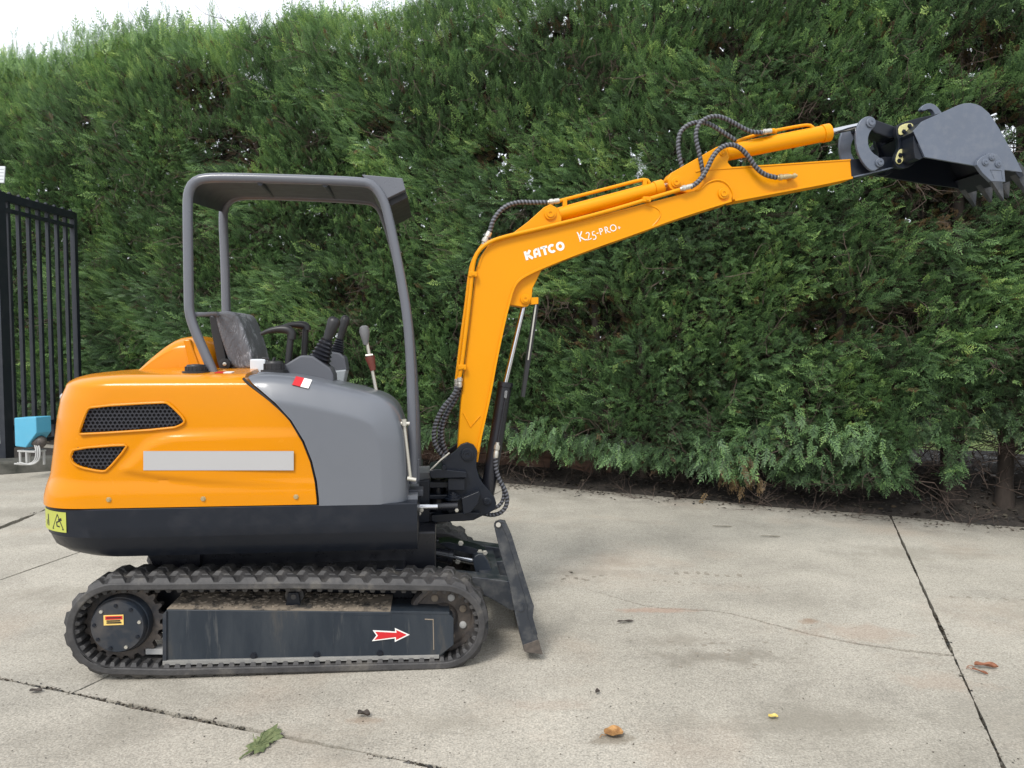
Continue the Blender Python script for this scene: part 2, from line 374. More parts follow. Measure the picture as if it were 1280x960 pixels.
# ---- crawler tracks
def hull(pts):
    pts = sorted(pts); 
    def half(ps):
        h = []
        for p in ps:
            while len(h) > 1 and (h[-1][0]-h[-2][0])*(p[1]-h[-2][1]) - (h[-1][1]-h[-2][1])*(p[0]-h[-2][0]) <= 0: h.pop()
            h.append(p)
        return h[:-1]
    return half(pts) + half(pts[::-1])
SPR = L(143, 787, -0.7); IDL = L(553, 784, -0.7)
LUG = 0.017
circ = []
for (cx, cz, r) in ((SPR.x, SPR.z, 0.207), (IDL.x, IDL.z, 0.200), (L(212, 800, -.7).x, LUG+0.09, 0.09), (L(530, 800, -.7).x, LUG+0.09, 0.09), (L(367, 700, -.7).x, 0.305, 0.125)):
    for i in range(180): circ.append((cx + r*math.cos(math.pi*i/90), cz + r*math.sin(math.pi*i/90)))
PATH = [Vector((x, 0, z)) for x, z in hull(circ)]       # counter-clockwise
NSEG = 220
PATH = resample(PATH, sum((b-a).length for a, b in zip(PATH, PATH[1:]+PATH[:1]))/NSEG, True); NSEG = len(PATH)
PER = sum((b-a).length for a, b in zip(PATH, PATH[1:]+PATH[:1]))
def tp(s):
    f = (s/PER*NSEG) % NSEG; i = int(f); f -= i
    p = PATH[i].lerp(PATH[(i+1) % NSEG], f)
    t = (PATH[(i+2) % NSEG]-PATH[i-1]).normalized()
    return p, Vector((t.z, 0, -t.x))
def track_pt(s, y, h):
    p, n = tp(s); q = p + n*h; return Vector((q.x, y, q.z))
Y0, Y1 = -0.70, -0.445
bm = NB(); T = 0.034; prof = [(Y0+0.006, 0), (Y0, -0.006), (Y0, -T+0.004), (Y0+0.004, -T), (Y1-0.004, -T), (Y1, -T+0.004), (Y1, -0.006), (Y1-0.006, 0)]
rings = [[bm.verts.new(track_pt(PER*i/NSEG, y, h)) for y, h in prof] for i in range(NSEG)]
for i in range(NSEG):
    A, B = rings[i], rings[(i+1) % NSEG]
    for k in range(8): j = (k+1) % 8; bm.faces.new((A[k], A[j], B[j], B[k]))
def lump(bm, s0, s1, ya, yb, skew, h, taper, base=-0.004, ytap=0.0):
    lo = [(s0, ya), (s1, ya), (s1+skew, yb), (s0+skew, yb)]
    hi = [(s0+taper, ya+ytap), (s1-taper, ya+ytap), (s1+skew-taper, yb-ytap), (s0+skew+taper, yb-ytap)]
    a = [bm.verts.new(track_pt(s, y, base)) for s, y in lo]; b = [bm.verts.new(track_pt(s, y, h)) for s, y in hi]
    bm.faces.new(a[::-1]); bm.faces.new(b)
    for i in range(4): j = (i+1) % 4; bm.faces.new((a[i], a[j], b[j], b[i]))
NL = 44; pit = PER/NL
for k in range(NL):
    s = k*pit
    lump(bm, s, s+0.084, Y0+0.003, Y0+0.080, 0.020, LUG, 0.019, ytap=0.017)
    lump(bm, s+0.030, s+0.094, Y0+0.066, Y0+0.150, 0.034, LUG, 0.020, ytap=0.012)
    lump(bm, s+pit/2+0.030, s+pit/2+0.094, Y1-0.15, Y1-0.070, -0.012, LUG+0.002, 0.022, ytap=0.012)
    lump(bm, s+pit/2+0.010, s+pit/2+0.088, Y1-0.085, Y1-0.003, -0.010, LUG+0.002, 0.022, ytap=0.016)
for k in range(NL*2):
    s = k*pit/2
    lump(bm, s, s+0.030, Y0+0.012, Y0+0.085, 0.0, -T-0.017, 0.006, -T+0.003, 0.008)
    lump(bm, s, s+0.030, Y1-0.085, Y1-0.012, 0.0, -T-0.017, 0.006, -T+0.003, 0.008)
TW = 0.97                          # distance to the other track
def pair(o):
    c = o.copy(); C.objects.link(c); c.location.y += TW; c.parent = o.parent; return c
tr = P('rubber_track', bm, 'rubber', smooth=25, bevel=0.003); pair(tr)

def gear(bm, c, ry, depth, r0, r1, n):
    lp = []
    for i in range(n):
        for f, r in ((0.0, r0), (0.22, r1-0.004), (0.34, r1), (0.5, r1-0.003), (0.66, r0)):
            a = 2*math.pi*(i+f)/n; lp.append(Vector((c.x + r*math.cos(a), ry, c.z + r*math.sin(a))))
    prism(bm, lp, Vector((0, depth, 0)))
bm = NB(); gear(bm, SPR, -0.60, 0.035, 0.160, 0.184, 21); sp = P('drive_sprocket', bm, 'rusty', bevel=0.002)
bm = NB(); lathe(bm, (SPR.x, -0.60, SPR.z), (0, -1, 0), [(-0.02, 0.131), (0.02, 0.131), (0.036, 0.124), (0.036, 0.119), (0.06, 0.118), (0.070, 0.112), (0.072, 0.02)], 56)
hub = P('hub_cover', bm, 'navy_dusty', sp); 
for i in range(9):
    a = 2*math.pi*(i+0.3)/9; bm = NB()
    lathe(bm, (SPR.x+0.098*math.cos(a), -0.671, SPR.z+0.098*math.sin(a)), (0, -1, 0), [(-0.003, 0.008), (0.006, 0.008), (0.006, 0.003)], 6); P('bolt', bm, 'zinc' if i in (0, 3, 7) else 'navy', sp)
bm = NB(); box(bm, *[q for a, b in zip(L(129.5, 769, -.6735), L(154.5, 781, -.675)) for q in (a, b)]); st = P('warning_sticker', bm, 'cream', sp, label='small cream and orange warning sticker')
bm = NB(); a, b = L(131.5, 770.5, -.676), L(153, 774, -.676); box(bm, a.x, b.x, -.677, -.6752, b.z, a.z); P('red_band', bm, 'red', sp)
bm = NB()
for k, (u0, u1, v) in enumerate(((133, 151, 772.2), (133, 150, 776.2), (133, 151.5, 778.6))):
    a, b = L(u0, v-0.35, -.678), L(u1, v+0.35, -.678); box(bm, a.x, b.x, -.6785, -.6755, b.z, a.z)
P('sticker_print', bm, 'black', sp)
c2 = sp.copy(); C.objects.link(c2); c2.parent = EX; c2.location.y += TW
for nm in ('hub_cover',):
    d = hub.copy(); C.objects.link(d); d.parent = c2
# idler
bm = NB(); ic = (IDL.x+0.004, -0.575, IDL.z)
lathe(bm, ic, (0, -1, 0), [(-0.06, 0.166), (0.0, 0.166), (0.012, 0.160), (0.012, 0.138), (-0.006, 0.132), (-0.008, 0.07), (0.02, 0.062), (0.03, 0.05)], 56)
idl = P('idler_wheel', bm, 'rusty')
for i in range(8):
    a = 2*math.pi*(i+0.5)/8; bm = NB()
    lathe(bm, (ic[0]+0.102*math.cos(a), ic[1]+0.006, ic[2]+0.102*math.sin(a)), (0, -1, 0), [(-0.003, 0.017), (0.007, 0.017), (0.009, 0.014), (0.009, 0.004)], 20); P('hole_plug', bm, 'pipe_grey' if i % 2 else 'mud', idl)
pair(idl)
# rollers
for u in (236, 300, 365, 430, 495):
    c = L(u, 824, -0.6); bm = NB(); lathe(bm, (c.x, -0.63, 0.105), (0, 1, 0), [(0, 0.03), (0, 0.062), (0.05, 0.062), (0.06, 0.045), (0.09, 0.045), (0.10, 0.062), (0.15, 0.062), (0.15, 0.02)], 24); pair(P('track_roller', bm, 'rusty'))
# side frame
FY = -0.665
fr = [(203, 768), (209, 762), (560, 766), (566, 771), (566, 806), (549, 823), (203, 831)]
bm = NB(); plate(bm, fr, FY, -0.47); tf = P('track_frame', bm, 'frame', bevel=0.004); pair(tf)
bm = NB(); a = L(208, 761.5, FY); b = L(488, 765, FY)
lp = [Vector((a.x, FY+0.006, a.z)), Vector((a.x+0.03, -0.48, a.z+0.03)), Vector((b.x, -0.48, b.z+0.022)), Vector((b.x, FY+0.006, b.z+0.002))]
tz = resample(lp, 0.012, True); prism(bm, lp, Vector((0, 0, -0.03))); P('mud_layer', bm, 'mud', tf)
bm = NB(); nr = random.Random(3)
for i in range(240):
    x = nr.uniform(a.x+0.01, b.x-0.01); y = nr.uniform(FY+0.02, -0.49); r = nr.uniform(0.004, 0.012); z = a.z + (b.z-a.z)*(x-a.x)/(b.x-a.x) + 0.03*(y-FY)/0.18
    s = bmesh.ops.create_icosphere(bm, subdivisions=1, radius=r); 
    for q in s['verts']: q.co = Vector((q.co.x*1.3+x, q.co.y+y, q.co.z*0.6+z))
P('mud_crumbs', bm, 'mud', tf, kind='stuff')
bm = NB(); plate(bm, [(203, 826.5), (549, 819), (549, 823.5), (203, 832)], FY-0.014, FY+0.02); P('lower_edge', bm, paint('scuffed_edge', (0.24, 0.235, 0.22), 0.6, var=0.3, dirt=0.6, dirtc=(0.10, 0.11, 0.12), dscale=22), tf, bevel=0.002)
bm = NB(); plate(bm, [(203, 768), (208, 764), (208, 828), (203, 829)], FY-0.010, FY+0.02); P('rear_edge', bm, 'navy_dusty', tf, bevel=0.002)
bm = NB(); plate(bm, [(489, 767), (562, 768), (567, 773), (567, 806), (550, 819), (489, 820.5)], FY-0.006, FY+0.01); P('front_panel', bm, 'frame', tf, bevel=0.0015)
bm = NB(); plate(bm, [(488, 763.5), (562, 765), (562, 768.5), (488, 767)], FY-0.008, FY+0.10); P('top_rail', bm, 'frame', tf, bevel=0.0015)
for (p, w) in (([(531, 774), (542, 774.5)], 0.0028), ([(541.5, 774), (542.2, 812)], 0.0025)):
    bm = NB(); tube(bm, LL(p, FY-0.0065), w, 6); P('weld_line', bm, 'mud', tf)
bm = NB(); plate(bm, [(418, 769), (489, 770), (489, 820), (418, 822)], FY-0.002, FY+0.01); P('middle_panel', bm, 'frame', tf)
for u, v in ((317, 820), (396, 819), (475, 816.5)): bolt(tf, u, v, FY-0.004, 0.011, 'navy')
bm = NB(); plate(bm, [(182, 811), (204, 811), (204, 818), (182, 818)], -0.60, -0.55); P('tensioner_bar', bm, 'pipe_grey', tf)
# arrow decal: white outline plate with a red arrow on it
ar = [(466, 788), (494, 789.5), (493.5, 785), (512, 793.5), (493.5, 802.5), (493.5, 798), (465, 801.5), (470.5, 794.5)]
cu = sum(p[0] for p in ar)/8; cv = sum(p[1] for p in ar)/8
def grow(pts, k): 
    V = [Vector((x, y)) for x, y in pts]; out = []; n = len(V); A = sum(V[i].x*V[(i+1) % n].y-V[(i+1) % n].x*V[i].y for i in range(n)); sg = 1 if A > 0 else -1
    for i in range(n):
        a, b, c = V[i-1], V[i], V[(i+1) % n]; n1 = Vector(((b-a).y, -(b-a).x)).normalized(); n2 = Vector(((c-b).y, -(c-b).x)).normalized()
        m = (n1+n2); m = m/max(m.length_squared/2, 0.35); out.append(tuple(b + m*k*sg))
    return out
bm = NB(); plate(bm, ar, FY-0.0078, FY-0.004); aw = P('arrow_decal', bm, 'white', tf, label='white edged red arrow pointing forward')
bm = NB(); plate(bm, grow(ar, -1.5), FY-0.0088, FY-0.006); P('arrow_print', bm, 'red', tf)
# carrier roller and bracket
bm = NB(); plate(bm, [(360, 741), (373, 741), (378, 770), (354, 770)], -0.61, -0.59); cb = P('roller_bracket', bm, 'navy', bevel=0.004)
bm = NB(); lathe(bm, L(367, 746, -0.61), (0, 1, 0), [(-0.004, 0.012), (0.02, 0.014), (0.02, 0.042), (0.12, 0.042), (0.12, 0.01)], 28); P('carrier_roller', bm, 'rubber'); pair(cb)

# ---- chassis below the deck
bm = NB(); a, b = L(196, 720, -.35), L(545, 720, -.35)
box(bm, a.x, b.x, -0.36, 0.36, 0.30, 0.56); box(bm, a.x+0.15, b.x-0.15, -0.50, 0.55, 0.33, 0.42)
P('chassis', bm, 'black_gloss', bevel=0.01)
bm = NB(); box(bm, L(172, 780, -.45).x, L(560, 780, -.45).x, -0.462, -0.43, 0.13, 0.395); sbm = P('side_beam', bm, 'black_gloss', bevel=0.01); c_ = sbm.copy(); C.objects.link(c_); c_.parent = EX; c_.location.y = 0.88
bm = NB(); c = L(345, 700, 0); lathe(bm, (c.x, 0, 0.55), (0, 0, 1), [(0, 0.34), (0.05, 0.34), (0.06, 0.37), (0.09, 0.37), (0.10, 0.33), (0.14, 0.33)], 48); P('slew_ring', bm, 'black_gloss')
bm = NB(); plate(bm, [(183, 688), (184, 694), (189, 703), (192, 716), (250, 716), (250, 688)], -0.40, 0.40); box(bm, L(250, 700, -.4).x-0.01, L(520, 700, -.4).x, -0.44, 0.44, 0.565, 0.66)
P('belly_plate', bm, 'black_gloss', bevel=0.004)

# ---- deck / counterweight: plan outline lofted upward
NS_, NC_, NR_ = 70, 26, 16
def plan(xf, xr, yn, yf, rx, ry, e=2.3):
    out = []
    for i in range(NS_): out.append((xf + (xr+rx-xf)*i/NS_, yn))
    for i in range(NC_):
        t = math.pi/2*i/NC_; out.append((xr+rx - rx*math.sin(t)**(2/e), yn+ry - ry*math.cos(t)**(2/e)))
    for i in range(NR_): out.append((xr - 0.012*math.sin(math.pi*i/NR_), yn+ry + (yf-yn-2*ry)*i/NR_))
    for i in range(NC_+1):
        t = math.pi/2*(1-i/NC_); out.append((xr+rx - rx*math.sin(t)**(2/e), yf-ry + ry*math.cos(t)**(2/e)))
    for i in range(1, NS_+1): out.append((xr+rx + (xf-xr-rx)*i/NS_, yf))
    return out
def loft(bm, rings, close_ends=True):
    R_ = [[bm.verts.new(p) for p in r] for r in rings]; n = len(R_[0])
    for A, B in zip(R_, R_[1:]):
        for i in range(n): j = (i+1) % n; bm.faces.new((A[i], A[j], B[j], B[i]))
    if close_ends: bm.faces.new(R_[0][::-1]); bm.faces.new(R_[-1])
    return R_
YN, YF = -0.685, 0.66
XF = L(521.5, 640, YN).x
XR = L(60, 620, -0.405).x
DZ = L(350, 632.5, YN).z            # deck height
ZB = L(350, 668, YN).z; ZL = L(350, 691.5, YN+0.06).z
rings = []
for z, i_s, i_r in ((ZL, 0.075, 0.15), (ZL+0.003, 0.062, 0.11), (ZL+0.02, 0.048, 0.060), (ZL+0.05, 0.026, 0.026), (ZB-0.004, 0.004, 0.016), (ZB+0.004, 0.0, 0.010), (ZB+0.05, 0, 0.003), (DZ-0.003, 0.0, 0.0), (DZ, 0.003, 0.003), (DZ+0.0005, 0.02, 0.02)):
    rings.append([Vector((x, y, z)) for x, y in plan(XF, XR+i_r, YN+i_s, YF-i_s, 0.34, 0.38)])
bm = NB(); loft(bm, rings); dk = P('deck', bm, 'navy', smooth=28)
# decal wrapped round the counterweight corner
deckplan = [Vector((x, y, 0)) for x, y in plan(XF, XR, YN, YF, 0.34, 0.38)]
def wrap(s, z, off):
    """s metres along the outline from the point where the rear corner starts"""
    i0 = NS_; d = 0.0; i = i0
    while True:
        a, b = deckplan[i], deckplan[i+1]; l = (b-a).length
        if d + l >= s: break
        d += l; i += 1
    p = a.lerp(b, (s-d)/l); t = (b-a).normalized(); n = Vector((t.y, -t.x, 0)); 
    if n.y > 0 or n.x > 0.2: n = -n
    return Vector((p.x, p.y, z)) + n*off
def wraprect(bm, s0, s1, z0, z1, off, n=8):
    A = [(wrap(s0+(s1-s0)*i/n, z0, off), wrap(s0+(s1-s0)*i/n, z1, off)) for i in range(n+1)]
    V = [(bm.verts.new(a), bm.verts.new(b)) for a, b in A]
    for p, q in zip(V, V[1:]): bm.faces.new((p[0], q[0], q[1], p[1]))
def wrapline(bm, pts, w, off):
    for (s0, z0), (s1, z1) in zip(pts, pts[1:]):
        d = Vector((s1-s0, z1-z0)); nn = Vector((-d.y, d.x)).normalized()*w/2; e = d.normalized()*w/3
        q = [(s0-nn.x-e.x, z0-nn.y-e.y), (s1-nn.x+e.x, z1-nn.y+e.y), (s1+nn.x+e.x, z1+nn.y+e.y), (s0+nn.x-e.x, z0+nn.y-e.y)]
        bm.faces.new([bm.verts.new(wrap(s, z, off)) for s, z in q])
zs0, zs1 = DZ-0.105, DZ-0.015
SA = 0.145
bm = NB(); wraprect(bm, SA, SA+0.24, zs0, zs1, 0.0016, 14); stk = P('warning_sticker', bm, 'sticker', dk, label='yellow green warning sticker wrapped round the rear corner')
bm = NB(); c0, h0 = SA+0.052, zs0+0.012
wrapline(bm, [(c0-0.036, h0), (c0+0.036, h0), (c0, h0+0.066), (c0-0.036, h0)], 0.0045, 0.0026)
wrapline(bm, [(c0-0.012, h0+0.012), (c0+0.004, h0+0.014), (c0+0.006, h0+0.03), (c0-0.010, h0+0.036), (c0-0.018, h0+0.046)], 0.006, 0.0026)
wrapline(bm, [(c0-0.022, h0+0.045), (c0-0.010, h0+0.040)], 0.012, 0.0026)
c1 = SA+0.13
wrapline(bm, [(c1, h0+0.01), (c1+0.004, h0+0.055)], 0.010, 0.0026); wrapline(bm, [(c1+0.02, h0+0.01), (c1+0.02, h0+0.03)], 0.006, 0.0026)
P('sticker_print', bm, 'black', dk)

# ---- engine hood (yellow) and side cover (grey)
def apply_bool(o, cutters, solver='EXACT'):
    for c, op in cutters:
        md = o.modifiers.new('b', 'BOOLEAN'); md.object = c; md.operation = op; md.solver = solver
    dg = bpy.context.evaluated_depsgraph_get(); dg.update()
    me = bpy.data.meshes.new_from_object(o.evaluated_get(dg)); o.modifiers.clear(); old = o.data; o.data = me
    me.polygons.foreach_set('use_smooth', [True]*len(me.polygons)); me.set_sharp_from_angle(angle=R(32))
    for c, _ in cutters: bpy.data.objects.remove(c, do_unlink=True)
def cutter(px, y0, y1, yt):
    bm = NB(); plate(bm, px, y0, y1, yt); return obj('cutter', bm, None, EX, smooth=0)
rear_prof = [L(u, v, -0.405) for u, v in ((60, 632), (60, 614), (63, 600), (67, 586), (70, 560), (74, 520), (78, 496), (84, 482), (93, 475), (104, 470))]
rear_prof.sort(key=lambda p: p.z)
def xr_at(z):
    for a, b in zip(rear_prof, rear_prof[1:]):
        if z <= b.z: f = max(0, (z-a.z)/(b.z-a.z)); return a.x + (b.x-a.x)*f
    return rear_prof[-1].x
YH = -0.683
zt = L(200, 486, YH).z
lev = []
n = 40
for i in range(n+1):
    z = DZ+0.004 + (zt-DZ-0.004)*i/n; f = (z-DZ)/(zt-DZ)
    side = 0.010*min(1, max(0, (z-DZ-0.05)/0.07))**1.5 + 0.012*f*f
    lev.append((z, side, xr_at(z)))
side0 = lev[-1][1]; rr = 0.085
for i in range(1, 13):
    t = math.pi/2*i/13; lev.append((zt + 0.062*math.sin(t), side0 + rr*(1-math.cos(t))*1.25, xr_at(zt)+0.155*(1-math.cos(t))))
zz = lev[-1][0]
for d, h in ((0.16, 0.004), (0.22, 0.010), (0.32, 0.014)): lev.append((zz+h, side0+d, xr_at(zt)+0.05+d*1.2))
swo = [L(u, v, YH) for u, v in ((400, 537), (300, 538), (230, 540), (200, 544), (181, 552), (165, 570), (142, 592), (195, 601), (252, 607), (330, 610), (400, 611))]
SW = [(p.x, p.z) for p in swo]
def inside(pt, poly):
    x, y = pt; r = False; j = len(poly)-1
    for i in range(len(poly)):
        if (poly[i][1] > y) != (poly[j][1] > y) and x < (poly[j][0]-poly[i][0])*(y-poly[i][1])/(poly[j][1]-poly[i][1])+poly[i][0]: r = not r
        j = i
    return r
def sdist(pt, poly, closed=True):
    p = Vector(pt); best = 9
    for i in range(len(poly) if closed else len(poly)-1):
        a, b = Vector(poly[i]), Vector(poly[(i+1) % len(poly)]); t = max(0, min(1, (p-a).dot(b-a)/max((b-a).length_squared, 1e-9))); best = min(best, (p-a-(b-a)*t).length)
    return best
def sst(x): x = max(0, min(1, x)); return x*x*(3-2*x)
xs0, xs1 = L(230, 540, YH).x, L(400, 540, YH).x
def disp(x, z):
    """the hood's raised lower side panel, fading forward"""
    if not inside((x, z), SW): return 0.0
    return 0.013*sst(sdist((x, z), SW, False)/0.028)*(1-0.75*sst((x-xs0)/(xs1-xs0)))
XH = L(430, 560, YH).x
rings = []
for z, si, xr in lev:
    r = []
    for k, (x, y) in enumerate(plan(XH, xr, YH+si, 0.66-si, 0.30, 0.40, 2.5)):
        d = disp(x, z) if k < NS_+8 and DZ+0.02 < z < zt else 0
        r.append(Vector((x, y-d, z)))
    rings.append(r)
bm = NB(); loft(bm, rings); hood = P('engine_hood', bm, 'yellow')
seam = [(296, 430), (299, 461), (302, 473), (310, 481), (322, 490), (341, 505), (361, 527), (377, 553), (387, 578), (393, 603), (395.5, 625), (396, 650)]
seamG = [(u+3.2, v-1.5) for u, v in seam]
V1 = [(112, 509), (203, 503.5), (210, 505), (230, 525), (228, 530), (214, 535.5), (100, 543), (97, 541), (107, 514)]
V2 = [(92, 561.5), (155, 556.5), (157.5, 559), (133, 588), (126, 589.5), (98, 584), (88, 577), (87, 568)]
cut = [(cutter(seam + [(700, 650), (700, 430)], -1.0, 1.0, YH), 'DIFFERENCE'), (cutter(V1, -0.80, -0.635, YH), 'DIFFERENCE'), (cutter(V2, -0.80, -0.635, YH), 'DIFFERENCE')]
apply_bool(hood, cut)
# vents: perforated plates of hexagonal mesh
def vent(px, yv):
    poly = [(p.x, p.z) for p in LL(px, YH)]; x0 = min(p[0] for p in poly); x1 = max(p[0] for p in poly); z0 = min(p[1] for p in poly); z1 = max(p[1] for p in poly)
    pt = 0.0185; bm = NB(); dz = pt*math.sqrt(3)/2; row = 0; z = z0-dz
    while z < z1+dz:
        x = x0-pt + (pt/2 if row % 2 else 0)
        while x < x1+pt:
            if inside((x, z), poly) and sdist((x, z), poly) > pt*0.12:
                A = []; B = []; D = []
                for k in range(6):
                    a = R(60*k+30); A.append(bm.verts.new((x+pt*0.578*math.cos(a), yv, z+pt*0.578*math.sin(a))))
                    B.append(bm.verts.new((x+pt*0.37*math.cos(a), yv-0.0006, z+pt*0.37*math.sin(a)))); D.append(bm.verts.new((x+pt*0.36*math.cos(a), yv+0.006, z+pt*0.36*math.sin(a))))
                for k in range(6): j = (k+1) % 6; bm.faces.new((A[k], A[j], B[j], B[k])); bm.faces.new((B[k], B[j], D[j], D[k]))
            x += pt
        z += dz; row += 1
    bmesh.ops.remove_doubles(bm, verts=bm.verts, dist=0.0004)
    v = P('vent_mesh', bm, paint('vent_mesh_paint', (0.014, 0.015, 0.022), 0.45), hood, smooth=0)
    bm = NB(); lp = [Vector((x, -0.642, z)) for x, z in [(p.x, p.z) for p in LL(px, YH)]]; prism(bm, lp, Vector((0, 0.02, 0))); P('vent_backing', bm, 'black', hood)
    bm = NB(); lp = [Vector((p.x, YH+0.006+0.004*((p.z-DZ)/(zt-DZ)), p.z)) for p in LL(grow(px, 0.6), YH)]
    tube(bm, resample(chaikin(lp, 1), 0.01, True), 0.0055, 8, closed=True); P('vent_rim', bm, 'yellow', hood)
vent(V1, -0.660); vent(V2, -0.662)
for u, v in ((136, 624.5), (254, 623.5), (370, 621)): bolt(hood, u, v, YH-0.001, 0.008, 'brass_zinc', 0.008)
a, b = L(179, 564.5, YH-0.014), L(367, 588, YH-0.014)
bm = NB(); lp = [L(u, v, YH-0.006) for u, v in ((179, 564), (367, 564), (367, 588), (179, 588))]; 
for q in lp: q.y = YH-0.0045
prism(bm, lp, Vector((0, 0.0035, 0))); P('blank_strip', bm, 'strip', hood, smooth=0, label='blank pale grey strip along the hood side')
# rear lamp and hinge at the hood's back edge
bm = NB(); c = L(76.5, 508, -0.30)
for dz_, r in ((0.05, 0.016), (0.0, 0.022), (-0.05, 0.016)): lathe(bm, (c.x+0.065, -0.36, c.z+dz_), (-1, 0, 0), [(0, r), (0.032, r), (0.038, r*0.6)], 14)
P('rear_lamp', bm, 'pipe_grey', hood)
# raised tail of the hood behind the seat: lofted in width
base = [(168, 470), (176, 462), (191, 447), (207, 433), (220, 424), (233, 420), (246, 420.5), (258, 426), (268, 437), (275, 451), (278, 470)]
hp = LL(base, -0.12); cx = sum(p.x for p in hp)/len(hp); zb = hp[0].z
bm = NB(); R_ = []
for y, k in ((-0.22, 0.70), (-0.205, 0.82), (-0.17, 0.92), (-0.12, 0.98), (-0.05, 1.0), (0.12, 1.0), (0.20, 0.97), (0.26, 0.90), (0.30, 0.8)):
    lp = chaikin([Vector((cx+(p.x-cx)*(0.65+0.35*k), y, zb+(p.z-zb)*k)) for p in hp], 2, False)
    R_.append([bm.verts.new(p) for p in lp])
for A, B in zip(R_, R_[1:]):
    for i in range(len(A)-1): bm.faces.new((A[i], A[i+1], B[i+1], B[i]))
bm.faces.new(R_[0]); bm.faces.new(R_[-1][::-1]); P('hood_tail', bm, 'yellow', hood, smooth=35)
bm = NB(); plate(bm, [(229, 424), (238, 424), (254, 468), (240, 468)], -0.232, -0.19, -0.22); P('hood_rib', bm, 'yellow', hood, bevel=0.01)
# filler caps and small stickers
def cap(u, v, y, r, h, parent):
    bm = NB(); c = L(u, v, y); lathe(bm, c, (0, 0, 1), [(-0.01, r*1.35), (0.004, r*1.35), (0.006, r*1.0), (h*0.75, r), (h*0.8, r*0.92), (h, r*0.85), (h+0.003, r*0.3)], 30)
    for k in range(15):
        a = 2*math.pi*k/15; cyl(bm, c+Vector((r*math.cos(a), r*math.sin(a), 0.006)), c+Vector((r*math.cos(a), r*math.sin(a), h*0.75)), 0.0035, seg=6)
    P('filler_cap', bm, 'black', parent)
cap(245, 465, -0.50, 0.045, 0.034, hood)
bm = NB(); ov = chaikin(LL([(385, 452), (378, 462), (330, 466), (300, 468), (299, 474)], -0.6), 0)
# grey side cover: outline puffed outwards with a wide rounded edge
go = [(290, 500), (296, 474), (318, 467), (345, 466), (378, 470), (420, 479), (455, 487), (482, 495), (497, 508), (505, 530), (509, 560), (510.5, 600), (511, 660), (511, 740), (290, 740)]
G0 = resample(chaikin(LL(go, -0.56), 2), 0.02, True)
def inset(lp, d):
    n = len(lp); out = []
    for i in range(n):
        t = (lp[(i+2) % n]-lp[i-2]).normalized(); out.append(lp[i] + Vector((t.z, 0, -t.x))*d)
    return out
A_ = sum(G0[i].x*G0[(i+1) % len(G0)].z-G0[(i+1) % len(G0)].x*G0[i].z for i in range(len(G0)))
sg = -1 if A_ > 0 else 1
rings = []
fam = [list(G0)]
for k in range(34):                                    # step inwards in small moves, easing the ring each time so that it never folds
    q = inset(fam[-1], 0.004*sg); n = len(q); fam.append([q[i]*0.6 + (q[i-1]+q[(i+1) % n])*0.2 for i in range(n)])
for y, k in ((-0.6845, 34), (-0.6842, 31), (-0.6835, 29), (-0.681, 27), (-0.656, 11), (-0.644, 7), (-0.626, 3), (-0.60, 1), (-0.56, 0), (-0.32, 0), (-0.27, 3), (-0.25, 9)):
    rings.append([Vector((p.x, y, p.z)) for p in fam[k]])
bm = NB(); loft(bm, rings); cov = P('side_cover', bm, 'grey_cover')
apply_bool(cov, [(cutter([(50, 655), (600, 655), (600, 900), (50, 900)], -1.0, 1.0, YH), 'DIFFERENCE'), (cutter(seamG[::-1] + [(100, 430), (100, 800), (399.5, 800)], -1.0, 1.0, YH), 'DIFFERENCE')], 'FAST')
bm = NB(); box(bm, L(400, 640, YH).x, XF, -0.60, -0.30, DZ-0.01, DZ+0.02); P('cover_sill', bm, 'grey_cover', cov)
bm = NB(); sl = [Vector((p.x, -0.66, p.z)) for p in LL(seam[2:], YH)]; tube(bm, smooth_path(sl, 0.02, 1), 0.006, 8); P('seam_seal', bm, 'black', cov)
cap(343, 463.5, -0.46, 0.046, 0.045, cov)
bm = NB(); c = L(341, 466.5, -0.46); lathe(bm, c, (0, 0, 1), [(-0.03, 0.075), (0.0, 0.072), (0.008, 0.06)], 30); P('filler_collar', bm, 'grey_cover', cov)
from mathutils.bvhtree import BVHTree
def topsticker(u, v, target, dx, parent):
    bt = BVHTree.FromPolygons([q.co for q in target.data.vertices], [tuple(f.vertices) for f in target.data.polygons])
    a = L(u, v, -1.2); c, nrm, _, _ = bt.ray_cast(a, (L(u, v, 0.0)-a).normalized())
    if nrm.z < 0: nrm = -nrm
    x = Vector((1, 0, dx)); x = (x - nrm*x.dot(nrm)).normalized(); yv = nrm.cross(x)
    Mx = Matrix.Translation(c + nrm*0.001) @ Matrix((x, yv, nrm)).transposed().to_4x4()
    bm = NB(); box(bm, 0.0, 0.036, -0.028, 0.028, 0.0, 0.003, Mx); P('white_sticker', bm, 'white', parent)
    bm = NB(); box(bm, -0.038, 0.0, -0.028, 0.028, 0.0, 0.003, Mx); P('red_sticker', bm, 'red', parent)
topsticker(281, 466.0, hood, 0, hood); topsticker(378, 478.5, cov, -0.3, cov)
# hinge rod at the cover's front edge
bm = NB(); tube(bm, LL([(505, 530), (513, 598)], -0.60), 0.0085, 12); hr = P('hinge_rod', bm, 'zinc', cov)
for pp, w_ in (([(501, 529), (512, 529.5)], 0.009), ([(505, 524), (505.5, 532)], 0.013), ([(509, 598), (520, 600)], 0.010)):
    bm = NB(); tube(bm, LL(pp, -0.61), w_, 10); P('rod_clamp', bm, 'zinc', hr)

